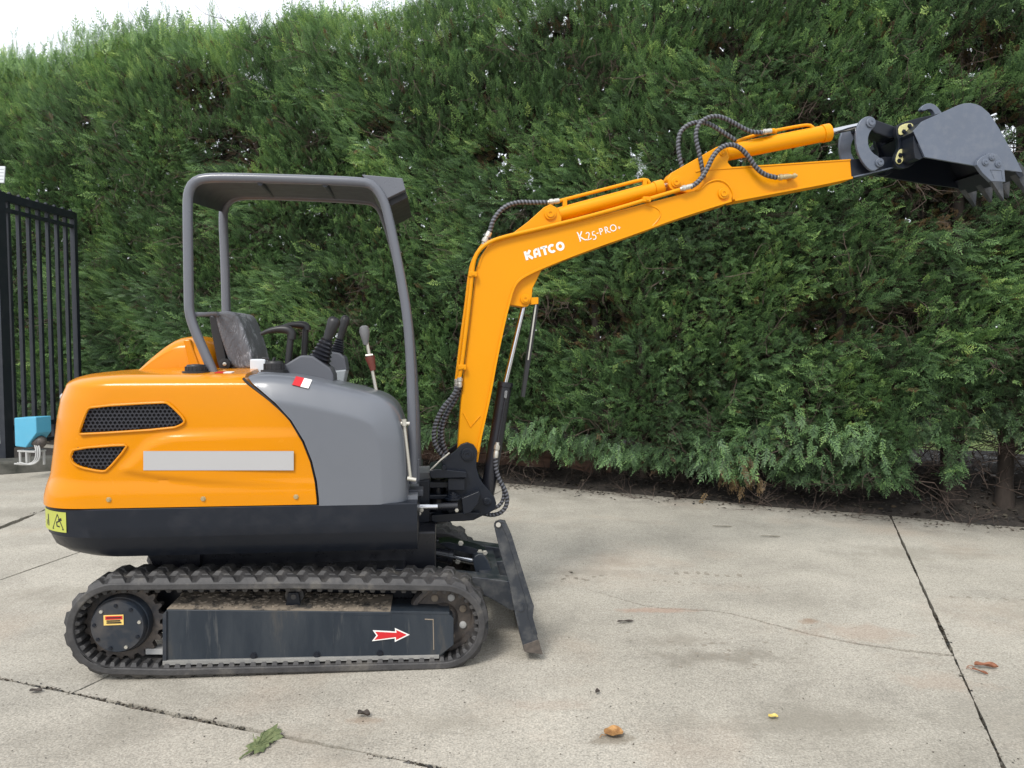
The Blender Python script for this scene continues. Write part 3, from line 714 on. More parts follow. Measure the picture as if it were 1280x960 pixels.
# ---- canopy
near = [(268, 470), (259, 448), (243, 412), (236.5, 392), (236, 370), (234.5, 262), (235, 240), (243, 226), (262, 221.5), (350, 223.5), (452, 227), (466, 231), (476, 243), (484, 262), (500, 340), (510, 400), (514, 470), (515.5, 540), (516, 604)]
far = [(292, 470), (284, 430), (283, 400), (281, 320), (278.5, 270), (281, 256), (291, 246.5), (310, 244), (380, 246), (458, 250), (470, 254), (478, 264), (490, 300), (507, 370), (515, 440), (520, 520), (522, 590)]
YNR, YFR = -0.47, 0.18
canopy_near = None
for nm, px, y in (('canopy_tube', near, YNR), ('canopy_tube', far, YFR)):
    bm = NB(); tube(bm, smooth_path(LL(px, y), 0.025, 2), 0.0225 if y < 0 else 0.024, 16); o = P(nm, bm, 'rops')
    canopy_near = canopy_near or o
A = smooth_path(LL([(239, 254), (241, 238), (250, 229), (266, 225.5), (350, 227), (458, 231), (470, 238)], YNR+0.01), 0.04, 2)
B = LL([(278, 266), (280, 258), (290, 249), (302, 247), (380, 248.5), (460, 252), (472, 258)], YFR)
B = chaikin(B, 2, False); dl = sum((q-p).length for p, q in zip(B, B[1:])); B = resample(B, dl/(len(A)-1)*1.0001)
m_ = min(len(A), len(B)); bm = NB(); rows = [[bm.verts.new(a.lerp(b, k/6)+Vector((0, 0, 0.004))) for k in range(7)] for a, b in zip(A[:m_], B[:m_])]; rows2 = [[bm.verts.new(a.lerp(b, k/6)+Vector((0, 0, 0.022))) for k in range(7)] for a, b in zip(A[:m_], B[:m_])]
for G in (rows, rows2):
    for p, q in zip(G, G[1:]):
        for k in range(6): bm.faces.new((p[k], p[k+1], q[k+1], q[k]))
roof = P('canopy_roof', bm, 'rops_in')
for ua, va, ub, vb in ((325, 229, 341, 245), (406, 231, 418, 247)):
    bm = NB(); a, b = L(ua, va, YNR), L(ub, vb, YFR); tube(bm, [a, b], 0.012, 8); P('roof_rib', bm, 'rops_in', roof)
bm = NB(); plate(bm, [(452, 218), (503, 222.5), (507, 237), (479, 250.5), (465, 236)], YNR+0.002, YFR, YNR); P('visor', bm, 'rops', roof, bevel=0.004)
bm = NB(); plate(bm, [(479, 249), (506, 236), (510, 247), (484, 260)], YNR+0.05, YFR-0.03, YNR+0.05); P('visor_lip', bm, 'black', roof, bevel=0.004)
bm = NB(); tube(bm, LL([(240, 393), (268, 393)], -0.45) + [L(275, 393, 0.0), L(285, 394, YFR)], 0.013, 12); P('cross_bar', bm, 'rops', canopy_near)
bm = NB(); box(bm, *(lambda c: (c.x-0.05, c.x+0.05, -0.52, -0.42, DZ-0.002, DZ+0.03))(L(516, 600, YNR))); P('post_foot', bm, 'rops_in', canopy_near, bevel=0.004)
bm = NB(); plate(bm, [(518, 574), (524, 574), (524, 602), (518, 602)], -0.40, -0.38); P('post_gusset', bm, 'rops', canopy_near, bevel=0.003)

# ---- seat and controls
bm = NB(); plate(bm, [(262, 397), (266, 391), (272, 392), (285, 452), (288, 470), (276, 470)], -0.24, 0.12, -0.22, 1); se = P('seat_shell', bm, 'black', bevel=0.012)
bm = NB(); plate(bm, [(268, 396), (272, 389), (288, 388.5), (297, 393), (303, 407), (313, 435), (317, 455), (312, 461), (290, 461), (281, 440)], -0.255, 0.135, -0.25, 2); P('seat_backrest', bm, 'wrap', bevel=0.03, seg=4)
bm = NB(); plate(bm, [(285, 468), (283, 452), (300, 452), (335, 466), (335, 480), (290, 484)], -0.20, 0.14, -0.20); P('seat_cushion', bm, 'wrap', bevel=0.02)
bm = NB(); a, b = L(270, 500, -.2), L(345, 500, -.2); box(bm, a.x, b.x, -0.24, 0.2, DZ, L(280, 478, -.2).z); P('seat_box', bm, 'black', bevel=0.01)
bm = NB(); lathe(bm, L(281, 455, -0.26), (0, -1, 0), [(-0.02, 0.028), (0.01, 0.028), (0.012, 0.018), (0.012, 0.008)], 20); kn = P('recline_knob', bm, 'black', se)
bm = NB(); lathe(bm, L(281, 455, -0.272), (0, -1, 0), [(0, 0.009), (0.006, 0.009), (0.008, 0.004)], 14); P('knob_cap', bm, 'zinc', se)
bm = NB(); box(bm, *(lambda a, b: (a.x, b.x, -0.34, -0.26, b.z, a.z))(L(312, 449, -.34), L(332, 470, -.34))); P('washer_tank', bm, 'tank', bevel=0.006)
bm = NB(); c = L(336, 452, -0.33); tube(bm, [c, c+Vector((0.0, 0, 0.012)), c+Vector((-0.03, 0, 0.018))], 0.006, 8); tube(bm, [c+Vector((0.02, 0, 0)), c+Vector((0.03, 0, 0.02))], 0.008, 8); P('tank_fitting', bm, 'black')
def handle(y, horn, post):
    bm = NB(); h = smooth_path(LL(horn, y), 0.008, 2); n = len(h); tube(bm, h, lambda i: 0.008+0.014*min(1, i/n*1.5), 12); tube(bm, LL(post, y), 0.017, 12); P('travel_handle', bm, 'black')
handle(-0.30, [(326, 417.5), (337, 413), (350, 411), (361, 412), (365, 417), (364.5, 424)], [(364, 416), (359.5, 462)])
handle(0.08, [(352, 408.5), (362, 406), (375, 406), (383, 407), (384, 413)], [(382, 410), (380, 450)])
bm = NB(); plate(bm, [(352, 462), (356, 456), (376, 444), (391, 445), (397, 449), (413, 460), (417, 468), (418, 487), (370, 474)], -0.44, -0.30, -0.43); P('control_console', bm, 'console', bevel=0.010)
bm = NB(); plate(bm, [(405, 438), (424, 441), (431, 447), (434, 464), (410, 466)], -0.08, 0.05, -0.08); cf = P('control_console', bm, 'console', bevel=0.010)
bm = NB(); plate(bm, [(411, 464), (433, 462), (428, 486), (412, 486)], -0.09, 0.04, -0.09); P('console_skirt', bm, paint('pale_console', (0.30, 0.33, 0.35), 0.5), cf, bevel=0.008)
bm = NB(); box(bm, *(lambda a: (a.x-0.25, a.x+0.1, -0.42, 0.12, DZ, a.z))(L(425, 487, -0.3))); P('floor_box', bm, 'black')
def stick(y, b0, b1, r0, r1, h1, hr, k=6):
    p0, p1 = L(*b0, y), L(*b1, y); ax = (p1-p0); ln = ax.length; prof_ = []
    for i in range(k*2+1):
        f = i/(k*2); r = r0+(r1-r0)*f; prof_.append((ln*f, r*(1.0 if i % 2 == 0 else 0.80)))
    bm = NB(); lathe(bm, p0, ax, prof_, 24); bl = P('lever_boot', bm, 'black_gloss', smooth=25)
    p2 = L(*h1, y); ax2 = p2-p1; l2 = ax2.length; bm = NB()
    lathe(bm, p1-ax2.normalized()*0.01, ax2, [(0, hr*0.7), (l2*0.15, hr*0.72), (l2*0.5, hr*0.85), (l2*0.85, hr*1.05), (l2*0.98, hr*0.9), (l2*1.05, hr*0.55), (l2*1.07, hr*0.1)], 20)
    P('lever_grip', bm, 'black', bl)
stick(-0.37, (399, 452), (409, 424), 0.060, 0.033, (420, 396), 0.031)
stick(-0.02, (421, 441), (425, 424), 0.042, 0.024, (433, 394), 0.024)
bm = NB(); tube(bm, LL([(472, 497), (458.5, 427)], -0.36), 0.0085, 12); lv = P('dozer_lever', bm, 'zinc')
bm = NB(); c = L(457.5, 431, -0.36); d = L(455, 408, -0.36)-c; lathe(bm, c, d, [(0, 0.012), (d.length*0.3, 0.018), (d.length*0.7, 0.026), (d.length*0.95, 0.022), (d.length*1.05, 0.01)], 18); P('lever_knob', bm, 'lever', lv)
bm = NB(); lathe(bm, L(466.5, 463, -0.36), L(461.5, 443, -0.36)-L(466.5, 463, -0.36), [(0, 0.014), (0.03, 0.018), (0.06, 0.024), (0.072, 0.024)], 12); P('lever_sleeve', bm, 'redbrown', lv)
bm = NB(); tube(bm, LL([(457, 444.5), (466, 443.5)], -0.38), 0.006, 8); P('sleeve_clip', bm, 'zinc', lv)
bm = NB(); tube(bm, [L(429, 480, -0.02), L(429, 486, -0.02)], 0.012, 8); P('red_switch', bm, 'red', cf)

# ---- swing bracket
SBp = [(536, 652), (537, 598), (537, 588), (552, 577), (570, 563), (576, 556), (584, 553), (592, 556), (596.5, 563), (595.5, 584), (599, 597), (604, 605), (612, 614), (618, 621), (620.5, 629), (619, 637), (611, 641.5), (603, 645), (592, 650.5), (580, 651.5)]
bm = NB(); plate(bm, [(560, 652), (560, 598), (552, 588), (552, 577), (570, 563), (576, 556), (584, 553), (592, 556), (596.5, 563), (595.5, 584), (599, 597), (604, 605), (612, 614), (618, 621), (620.5, 629), (619, 637), (611, 641.5), (603, 645), (592, 650.5), (580, 651.5)], -0.125, -0.095); sb = P('swing_bracket', bm, 'navy', bevel=0.004)
c2 = sb.copy(); c2.data = sb.data; C.objects.link(c2); c2.parent = EX; c2.location.y = 0.22
bm = NB(); plate(bm, [(560, 598), (592, 600), (602, 612), (600, 640), (580, 648), (560, 648)], -0.095, 0.095, -0.12); P('swing_core', bm, 'navy', sb, bevel=0.004)
bm = NB(); plate(bm, [(537, 588.5), (546, 586), (583, 589.5), (584, 597), (540, 598), (537, 595)], -0.165, 0.12, -0.16); P('upper_flange', bm, 'navy', sb, bevel=0.004)
bm = NB(); plate(bm, [(539, 644), (585, 640), (600, 641), (590, 650), (545, 653), (539, 651)], -0.165, 0.12, -0.16); P('lower_flange', bm, 'navy', sb, bevel=0.004)
bm = NB(); plate(bm, [(560, 598), (581, 598), (581, 613), (560, 613)], -0.150, -0.12, -0.15); P('web_plate', bm, 'navy', sb, bevel=0.003)
bm = NB(); plate(bm, [(577, 623), (599, 614), (600.5, 618), (597, 630), (588, 641), (579, 643)], -0.20, -0.12, -0.20); P('cylinder_lug', bm, 'navy', sb, bevel=0.004)
bm = NB(); c = L(548, 660, 0.0); lathe(bm, (c.x, -0.02, L(548, 652, -.02).z), (0, 0, 1), [(0, 0.055), (0.03, 0.055), (0.03, 0.040), (0.10, 0.040), (0.10, 0.055), (0.15, 0.055), (0.15, 0.04), (0.24, 0.04), (0.24, 0.02)], 28); P('swing_pin', bm, 'black_gloss', sb)
for v0, v1 in ((602, 610), (618, 624), (640, 652)):
    bm = NB(); plate(bm, [(521, v0), (564, v0), (564, v1), (521, v1)], -0.11, 0.11, -0.10); P('post_lug', bm, 'navy', sb, bevel=0.006)
bm = NB(); plate(bm, [(521, 603), (537, 600), (537, 652), (521, 654)], -0.155, 0.12, -0.15); P('front_post', bm, 'navy', sb, bevel=0.004)
bm = NB(); plate(bm, [(530, 598), (572, 598), (572, 650), (530, 650)], 0.0, 0.10, 0.0); P('post_core', bm, 'black_gloss', sb)
bm = NB(); plate(bm, [(521, 591), (538, 590), (538, 602), (521, 604)], -0.10, 0.12, -0.10); P('step_block', bm, paint('mid_grey_steel', (0.12, 0.125, 0.13), 0.5), sb, bevel=0.004)
bm = NB(); c = L(566, 621, -0.17)
for r, z in ((0.046, 0.0), (0.034, 0.010), (0.022, 0.018), (0.010, 0.026)): lathe(bm, c+Vector((0, 0, z-0.012)), (0, 0, 1), [(0, r), (0.008, r), (0.010, r*0.9), (0.010, 0.002)], 28)
P('swing_cylinder_pin', bm, 'navy', sb)
bm = NB(); tube(bm, LL([(519, 634), (547, 633.5)], -0.22), 0.0155, 16); P('swing_rod', bm, 'chrome')
bm = NB(); tube(bm, LL([(545, 633.5), (572, 632.5)], -0.21), 0.021, 16); P('rod_eye', bm, 'black_gloss')
for u, v in ((571, 638), (524, 642), (527, 638), (518, 632)): bolt(sb, u, v, -0.235, 0.007)
pin(sb, 584, 568, -0.125, 0.034, 'navy', 0.022); pin(sb, 609, 627, -0.125, 0.022, 'navy', 0.012)
pin(sb, 555, 585, -0.165, 0.012, 'navy', 0.01)

# ---- boom
BY = -0.075
boomL = [(571.5, 578), (573, 548), (576, 505), (580.5, 465), (585.5, 425), (590, 385), (594.5, 350), (596.5, 334), (601, 320), (610, 307), (622, 300.5), (637, 296.5), (672, 286.5), (727, 275.5), (770, 264), (810, 253.5), (850, 243), (874, 236.5), (886, 228), (899, 225.5), (910, 231), (916.5, 243), (914, 252.5)]
boomR = [(880, 263), (835, 277.5), (812, 286.5), (785, 296), (735, 313.5), (685, 333), (660, 344.5), (648, 352), (642, 363), (638, 378), (633, 397), (623, 443), (613, 498), (604, 538), (597.5, 578)]
bm = NB(); plate(bm, boomL+boomR, BY, -BY); bo = P('boom', bm, 'yellow_steel', bevel=0.005)
def flange(parent, edge, y, w, t, mat):
    """plate edge standing proud along an outline (edge: photo points)"""
    bm = NB(); E = resample(chaikin(LL(edge, y), 1, False), 0.03); n = len(E)
    for i in range(n): E[i].y = y
    A = []; 
    for i in range(n):
        d = (E[min(i+1, n-1)]-E[max(i-1, 0)]).normalized(); q = Vector((d.z, 0, -d.x))*t
        A.append([bm.verts.new(E[i]+Vector((0, -w, 0))), bm.verts.new(E[i]+q+Vector((0, -w, 0))), bm.verts.new(E[i]+q+Vector((0, 2*abs(y)+w, 0))), bm.verts.new(E[i]+Vector((0, 2*abs(y)+w, 0)))])
    for p, q in zip(A, A[1:]):
        for k in range(4): j = (k+1) % 4; bm.faces.new((p[k], p[j], q[j], q[k]))
    bm.faces.new(A[0]); bm.faces.new(A[-1][::-1]); return P('flange', bm, mat, parent, bevel=0.0015)
flange(bo, [(914, 252.5)]+boomR[:-1]+[(598, 565)], BY, 0.013, 0.012, 'yellow_steel')
flange(bo, [(597, 334), (601, 320), (610, 307), (622, 300.5), (637, 296.5), (672, 286.5), (727, 275.5), (770, 264), (810, 253.5)], BY, 0.005, 0.009, 'yellow_steel')
bm = NB(); plate(bm, [(637, 381), (638, 366), (645, 352), (660, 343), (678, 335), (671, 350), (666, 360), (664.5, 374), (660, 383), (655, 384)], -0.055, 0.055, -0.055); lug = P('cylinder_lug', bm, 'yellow_steel', bo, bevel=0.004)
bm = NB(); plate(bm, [(663, 372), (673, 371.5), (673, 380), (663, 381)], -0.052, 0.0, -0.05); P('guard_mount', bm, 'yellow_steel', bo, bevel=0.002)
pin(bo, 656.5, 374, -0.06, 0.026, 'yellow_steel', 0.02)
bm = NB(); plate(bm, [(630, 303), (640, 292), (660, 277), (680, 259), (688, 255), (697, 260), (702, 272), (702, 285)], -0.060, 0.060, -0.06); P('cylinder_lug', bm, 'yellow_steel', bo, bevel=0.004)
pin(bo, 687.5, 267.5, -0.060, 0.032, 'yellow_steel', 0.02)
pin(bo, 904, 242, BY-0.002, 0.030, 'yellow_steel', 0.018)
bm = NB(); tube(bm, LL([(579, 516), (588, 534), (600, 520)], BY-0.001), 0.004, 6); P('weld_seam', bm, 'yellow_steel', bo)
bm = NB(); tube(bm, smooth_path(LL([(808, 256), (822, 260), (827, 267), (822, 276), (814, 284)], BY-0.001), 0.01, 2), 0.0035, 6); P('weld_seam', bm, 'yellow_steel', bo)
bm = NB(); tube(bm, smooth_path(LL([(870, 238), (876, 237), (882, 230), (890, 226), (899, 224.5), (909, 229), (916, 240), (917, 249)], BY-0.002), 0.01, 2), 0.005, 6); P('weld_seam', bm, 'yellow_steel', bo)
# pipes on the boom
bm = NB(); tube(bm, smooth_path(LL([(574.5, 472), (577, 458), (583, 410), (588, 366), (590.5, 340), (592.5, 324), (599, 312), (612, 302), (630, 296), (660, 289), (690, 282), (730, 272), (770, 261), (810, 249), (840, 240), (852, 236.5)], BY-0.018), 0.03, 2), 0.0105, 12); P('hydraulic_pipe', bm, 'yellow_steel', bo)
bm = NB(); tube(bm, smooth_path(LL([(571, 474), (576, 430), (583, 380), (588, 335), (595, 318), (604, 306), (608, 300)], BY+0.05), 0.03, 2), 0.0105, 12); P('hydraulic_pipe', bm, 'yellow_steel', bo)
for (u, v) in ((577.5, 459), (591, 343), (808, 249.5)):
    c = L(u, v, BY-0.018); bm = NB(); box(bm, c.x-0.022, c.x+0.022, BY-0.034, BY+0.01, c.z-0.014, c.z+0.014); cl = P('pipe_clamp', bm, 'yellow_steel', bo, bevel=0.004)
    bm = NB(); lathe(bm, c+Vector((0, -0.016, 0)), (0, -1, 0), [(0, 0.008), (0.007, 0.008)], 6); P('clamp_bolt', bm, 'yellow_steel', bo)
# lettering painted on the boom, stroke by stroke
def stroke_text(parent, name, o, ang, h, glyphs, y, mat):
    """o: photo point of the baseline start; h: cap height in photo px; glyph = (advance, [polyline, ...], stroke width)"""
    e1 = Vector((math.cos(ang), -math.sin(ang))); e2 = Vector((math.sin(-ang), -math.cos(ang))); x = 0.0
    kk = 0
    for g in glyphs:
        adv, strokes, w = g
        bm = NB(); kk += 1
        for st_ in strokes:
            pts = [Vector(p) for p in st_]
            lo, hi = [], []; n = len(pts); cl_ = (pts[0]-pts[-1]).length < 1e-6
            for i in range(n):
                if cl_: a = pts[(i-1) % (n-1)]; b = pts[(i+1) % (n-1)]
                else: a = pts[max(i-1, 0)]; b = pts[min(i+1, n-1)]
                d = (b-a).normalized(); nn = Vector((-d.y, d.x))*w/2
                lo.append(pts[i]-nn); hi.append(pts[i]+nn)
            def W2(p): uv = Vector(o) + e1*((x+p.x)*h) + e2*(p.y*h); return L(uv.x, uv.y, y)
            for i in range(n-1):
                bm.faces.new([bm.verts.new(W2(q)) for q in (lo[i], lo[i+1], hi[i+1], hi[i])])
        P(name, bm, mat, parent, smooth=0); x += adv
def arc(cx, cy, rx, ry, a0, a1, n=14): return [(cx+rx*math.cos(R(a0+(a1-a0)*i/n)), cy+ry*math.sin(R(a0+(a1-a0)*i/n))) for i in range(n+1)]
bw = 0.30
GK = (0.98, [[(0.15, 0), (0.15, 1.0)], [(0.25, 0.45), (0.72, 1.0)], [(0.32, 0.55), (0.80, 0.0)]], bw)
GA = (0.92, [[(0.14, 0), (0.14, 0.5), (0.20, 0.78), (0.42, 0.88), (0.66, 0.84)], [(0.66, 0.99), (0.66, 0.0)], [(0.2, 0.36), (0.6, 0.36)]], 0.26)
GT = (0.80, [[(0.0, 0.87), (0.78, 0.87)], [(0.39, 0.9), (0.39, 0)]], 0.28)
GC = (0.92, [arc(0.46, 0.5, 0.34, 0.37, 48, 312, 18)], 0.28)
GO = (0.95, [arc(0.48, 0.5, 0.34, 0.37, 0, 360, 24)], 0.28)
stroke_text(bo, 'letter', (657.5, 325.5), R(15.5), 11.2, [GK, GA, GT, GC, GO], BY-0.0015, 'white')
tw = 0.10
thin = [(0.92, [[(0.08, 1.0), (0.14, 0.98), (0.18, 0.85), (0.20, 0.02), (0.10, -0.02)], [(0.22, 0.48), (0.45, 0.72), (0.62, 0.98)], [(0.26, 0.5), (0.5, 0.2), (0.72, -0.02), (0.92, -0.05)]], 0.13),
        (0.58, [[(0.05, 0.62)] + arc(0.24, 0.50, 0.17, 0.17, 150, -20, 8) + [(0.22, 0.10), (0.04, -0.12), (0.34, -0.10), (0.52, -0.06)]], tw),
        (0.56, [[(0.46, 0.58), (0.20, 0.56), (0.14, 0.22)] + arc(0.24, -0.02, 0.20, 0.24, 100, -110, 10) + [(0.06, -0.22)]], tw),
        (0.32, [[(0.04, 0.28), (0.26, 0.28)]], tw),
        (0.60, [[(0.12, 0), (0.16, 0.66)], [(0.10, 0.66)] + arc(0.22, 0.49, 0.22, 0.18, 80, -90, 10)], tw),
        (0.66, [[(0.12, 0), (0.16, 0.66)], [(0.10, 0.66)] + arc(0.22, 0.49, 0.20, 0.17, 80, -90, 10), [(0.26, 0.30), (0.44, 0.06), (0.62, -0.04)]], tw),
        (0.80, [arc(0.37, 0.33, 0.31, 0.33, 0, 360, 22)], tw),
        (0.45, [[(0.06, 0.16), (0.34, 0.16)], [(0.20, 0.0), (0.20, 0.32)]], 0.08)]
stroke_text(bo, 'letter', (723.5, 302.0), R(17.0), 11.5, thin, BY-0.0015, 'white')
# stick cylinder lying on the boom
def cylinder(name, p0, p1, y, r, rod_to, rr_, mat, gl=0.03, parent=EX, eye=True):
    a, b = L(*p0, y), L(*p1, y); d = (b-a).normalized(); bm = NB(); ln = (b-a).length
    lathe(bm, a, d, [(0, r*0.75), (0.008, r), (ln-gl, r), (ln-gl+0.001, r*0.95), (ln-gl+0.004, r*0.95), (ln-gl+0.005, r*1.10), (ln-0.004, r*1.10), (ln, r*1.0), (ln, r*0.5)], 30)
    o = P(name, bm, mat, parent)
    if rod_to:
        c = L(*rod_to, y); bm = NB(); tube(bm, [b-d*0.01, c], rr_, 16); P('piston_rod', bm, 'chrome', o)
    return o
sc = cylinder('stick_cylinder', (697, 268.5), (829, 233.5), 0.0, 0.038, (843, 229), 0.018, 'yellow_steel', 0.055)
bm = NB(); lathe(bm, L(687, 269, -0.045), (0, 1, 0), [(0, 0.036), (0.09, 0.036)], 24); P('cylinder_eye', bm, 'yellow_steel', sc)
bm = NB(); lathe(bm, L(843, 228, -0.05), (0, 1, 0), [(0, 0.034), (0.1, 0.034)], 24); P('rod_eye', bm, 'yellow_steel', sc)
bm = NB(); tube(bm, smooth_path(LL([(697, 252), (705, 249.5), (760, 235.5), (800, 225), (809, 224), (812, 229)], -0.01), 0.02, 2), 0.0095, 12); P('hydraulic_pipe', bm, 'yellow_steel', sc)
for u, v in ((706, 254), (806, 229)): 
    bm = NB(); c = L(u, v, -0.01); box(bm, c.x-0.012, c.x+0.012, -0.02, 0.01, c.z-0.02, c.z+0.02); P('pipe_stub', bm, 'yellow_steel', sc, bevel=0.003)

# ---- arm
AY = -0.055
arm = [(836, 231), (834, 224), (839, 216), (868, 199.5), (896, 183.5), (903, 181), (909, 185), (912, 197), (910, 203), (915, 208.5), (1063, 199), (1065, 223.6), (982, 240), (925, 250.5), (905, 250), (880, 247), (855, 240)]
bm = NB(); plate(bm, arm, AY, -AY); am = P('arm', bm, 'yellow_steel', bevel=0.005)
flange(am, [(1065, 223.6), (1025, 232), (982, 240), (918, 252)], AY, 0.012, 0.012, 'yellow_steel')
flange(am, [(869, 214), (872, 212), (915, 209), (960, 206), (1010, 202.5), (1063, 199)], AY, 0.004, 0.008, 'yellow_steel')
pin(am, 844.5, 228.5, AY-0.004, 0.026, 'yellow_steel', 0.02); pin(am, 903.5, 190, AY-0.001, 0.022, 'yellow_steel', 0.012)
bm = NB(); lathe(bm, L(844.5, 228.5, AY), (0, -1, 0), [(-0.01, 0.042), (0.004, 0.042), (0.005, 0.035)], 24); P('pin_boss', bm, 'yellow_steel', am)
bm = NB(); plate(bm, [(1060, 199), (1108, 195.5), (1118, 196), (1120, 208), (1115, 211), (1064, 223)], -0.046, 0.046, -0.05); P('arm_tip', bm, 'navy', am, bevel=0.004)
flange(am, [(1116, 210.5), (1090, 217), (1066, 222.5)], -0.047, 0.012, 0.008, 'steel_grey')
bc = cylinder('bucket_cylinder', (905, 191.5), (1037, 165.5), 0.0, 0.045, (1078, 156.5), 0.0175, 'yellow_steel', 0.05)
bm = NB(); tube(bm, smooth_path(LL([(918, 179), (922, 176), (940, 170), (962, 165), (975, 165), (960, 165), (985, 160), (1008, 156), (1015, 157), (1018, 163)], -0.01), 0.02, 1), 0.009, 12); P('hydraulic_pipe', bm, 'yellow_steel', bc)
bm = NB(); tube(bm, LL([(944, 166.5), (968, 163)], -0.03), 0.012, 10); P('pipe_joint', bm, 'yellow_steel', bc)
def fitting(a, b, y, r=0.014, mat='zinc', parent=am):
    p, q = L(*a, y), L(*b, y); d = q-p; l = d.length; bm = NB()
    lathe(bm, p, d, [(0, r*0.7), (l*0.15, r*0.8), (l*0.2, r*1.15), (l*0.45, r*1.15), (l*0.5, r*0.9), (l*0.6, r*0.9), (l*0.65, r*1.05), (l, r*0.95)], 12); P('hose_fitting', bm, mat, parent, smooth=30)
def hose(px, y, r=0.0125, guard=True, parent=EX, y1=None, mat=None):
    n = len(px); pts = [L(u, v, y if y1 is None else y+(y1-y)*i/(n-1)) for i, (u, v) in enumerate(px)]
    p = resample(chaikin(pts, 3, False), 0.006); bm = NB()
    tube(bm, resample(p, 0.012), r*0.92, 12)
    n_ = len(bm.faces); coil(bm, p, r*0.90, 0.0105, 0.0195); bm.faces.ensure_lookup_table()
    for f in bm.faces[n_:]: f.material_index = 1
    P('hydraulic_hose', bm, [M['hose'], M['hose_guard']], parent, smooth=60)
hose([(854, 214), (850, 200), (847, 180), (850, 164), (861, 155), (874, 152), (888, 155), (903, 165), (920, 176)], -0.03, parent=am)
hose([(880, 222), (878, 212), (874, 191), (869, 171), (872, 156), (883, 147), (897, 144.5), (912, 150.5), (928, 160), (940, 165.5), (953, 165.5)], -0.06, parent=am)
hose([(863, 234), (874, 227), (884, 211), (891, 195), (901, 184), (913, 180), (925, 184), (936, 196), (944, 209), (956, 219), (971, 222)], -0.10, 0.014, parent=am)
fitting((952, 165.5), (964, 163.5), -0.05); fitting((850, 236.5), (865, 232.5), -0.10); fitting((971, 222), (985, 220.5), -0.095, 0.015, 'brass_zinc'); fitting((996, 219.5), (984, 220.5), -0.09, 0.013, 'brass_zinc')
bm = NB(); lathe(bm, L(986, 220.5, -0.055), (0, -1, 0), [(0, 0.020), (0.03, 0.020), (0.045, 0.012)], 14); P('port_block', bm, 'yellow_steel', am)
hose([(610, 299), (612, 290), (617, 273), (630, 258), (647, 252.5), (664, 253), (684, 253)], -0.03, 0.0130, True, bo)
fitting((604, 306), (612, 290), -0.03, 0.016, 'zinc', bo); fitting((684, 253.3), (699, 251), -0.015, 0.015, 'zinc', bo)

# ---- bucket linkage and bucket
banana = [(1074, 152.5), (1080, 146.5), (1088, 144.5), (1095, 149), (1095, 157), (1088, 164), (1085, 173), (1086, 183), (1091, 191), (1099, 196), (1103, 201), (1101, 209), (1092, 214.5), (1084, 210), (1075.5, 198), (1070.5, 183), (1070, 165)]
bm = NB(); plate(bm, banana, -0.098, -0.078, None, 1); ln1 = P('bucket_link', bm, 'steel_grey', bevel=0.004); ln1.copy
ln2 = ln1.copy(); C.objects.link(ln2); ln2.parent = EX; ln2.location.y = 0.176
pin(ln1, 1088, 153.5, -0.100, 0.026, 'steel_grey', 0.016); pin(ln1, 1099, 203.5, -0.100, 0.024, 'steel_grey', 0.016)
bm = NB(); lathe(bm, L(1088, 153.5, -0.09), (0, 1, 0), [(0, 0.02), (0.18, 0.02)], 16); lathe(bm, L(1099, 203.5, -0.09), (0, 1, 0), [(0, 0.02), (0.18, 0.02)], 16); P('link_pin', bm, 'navy', ln1)
bm = NB(); plate(bm, [(1085, 147), (1097, 150), (1120, 158), (1122, 172), (1112, 172), (1094, 166), (1086, 160)], -0.06, 0.06, -0.06); P('push_link', bm, 'navy', bevel=0.008)
ear = [(1118, 170), (1119, 157.5), (1126, 154), (1145, 148.5), (1162, 145), (1178, 141), (1170, 150), (1150, 160), (1139, 170), (1137, 190), (1143, 203), (1136, 209), (1128, 211.5), (1120, 210.5), (1115.5, 203), (1117, 195), (1122, 186), (1121, 176)]
BK = -0.235
bks = [(1141.7, 164), (1153, 151.5), (1175, 141.7), (1198, 131.3), (1206, 129), (1213, 128.7), (1220, 130), (1227, 133), (1236.7, 141.5), (1248, 158.5), (1258, 176.7), (1270, 198), (1278.5, 215.5), (1221.7, 207.8), (1156, 196.3), (1147.5, 176.7)]
bm = NB(); plate(bm, bks, BK, BK+0.014); bk = P('bucket', bm, 'steel_grey', bevel=0.002)
bm = NB(); plate(bm, bks, 0.221, 0.235, BK); P('bucket_side', bm, 'navy', bk, bevel=0.002)  # far side painted near-black to stand in for the shade inside the bucket
sh = LL([(1157, 196), (1147.5, 177), (1142, 165), (1153, 152.2), (1175, 142.4), (1198, 132), (1206, 129.7), (1213, 129.4), (1220, 130.7), (1227, 133.7), (1236, 142), (1247.3, 159), (1257.3, 177), (1269.3, 198), (1277.5, 215)], BK)
bm = NB(); n = len(sh); cen = sum(sh, Vector())/n; A = []
for i, p in enumerate(sh):
    d = (sh[min(i+1, n-1)]-sh[max(i-1, 0)]).normalized(); q = Vector((d.z, 0, -d.x))*0.012
    if (p+q-cen).length > (p-cen).length: q = -q
    A.append([bm.verts.new(Vector((p.x, BK+0.003, p.z))), bm.verts.new(Vector((p.x, -BK-0.003, p.z))), bm.verts.new(Vector((p.x+q.x, -BK-0.003, p.z+q.z))), bm.verts.new(Vector((p.x+q.x, BK+0.003, p.z+q.z)))])
for p, q in zip(A, A[1:]):
    for k in range(4): j = (k+1) % 4; bm.faces.new((p[k], p[j], q[j], q[k]))
bm.faces.new(A[0]); bm.faces.new(A[-1][::-1]); P('bucket_shell', bm, 'navy', bk)  # darker paint than the near side: the interior's shade is put into the colour
for y0, y1 in ((-0.115, -0.085), (0.085, 0.115)):
    bm = NB(); plate(bm, ear, y0, y1, -0.10, 1); e_ = P('hitch_ear', bm, 'navy', bk, bevel=0.003)
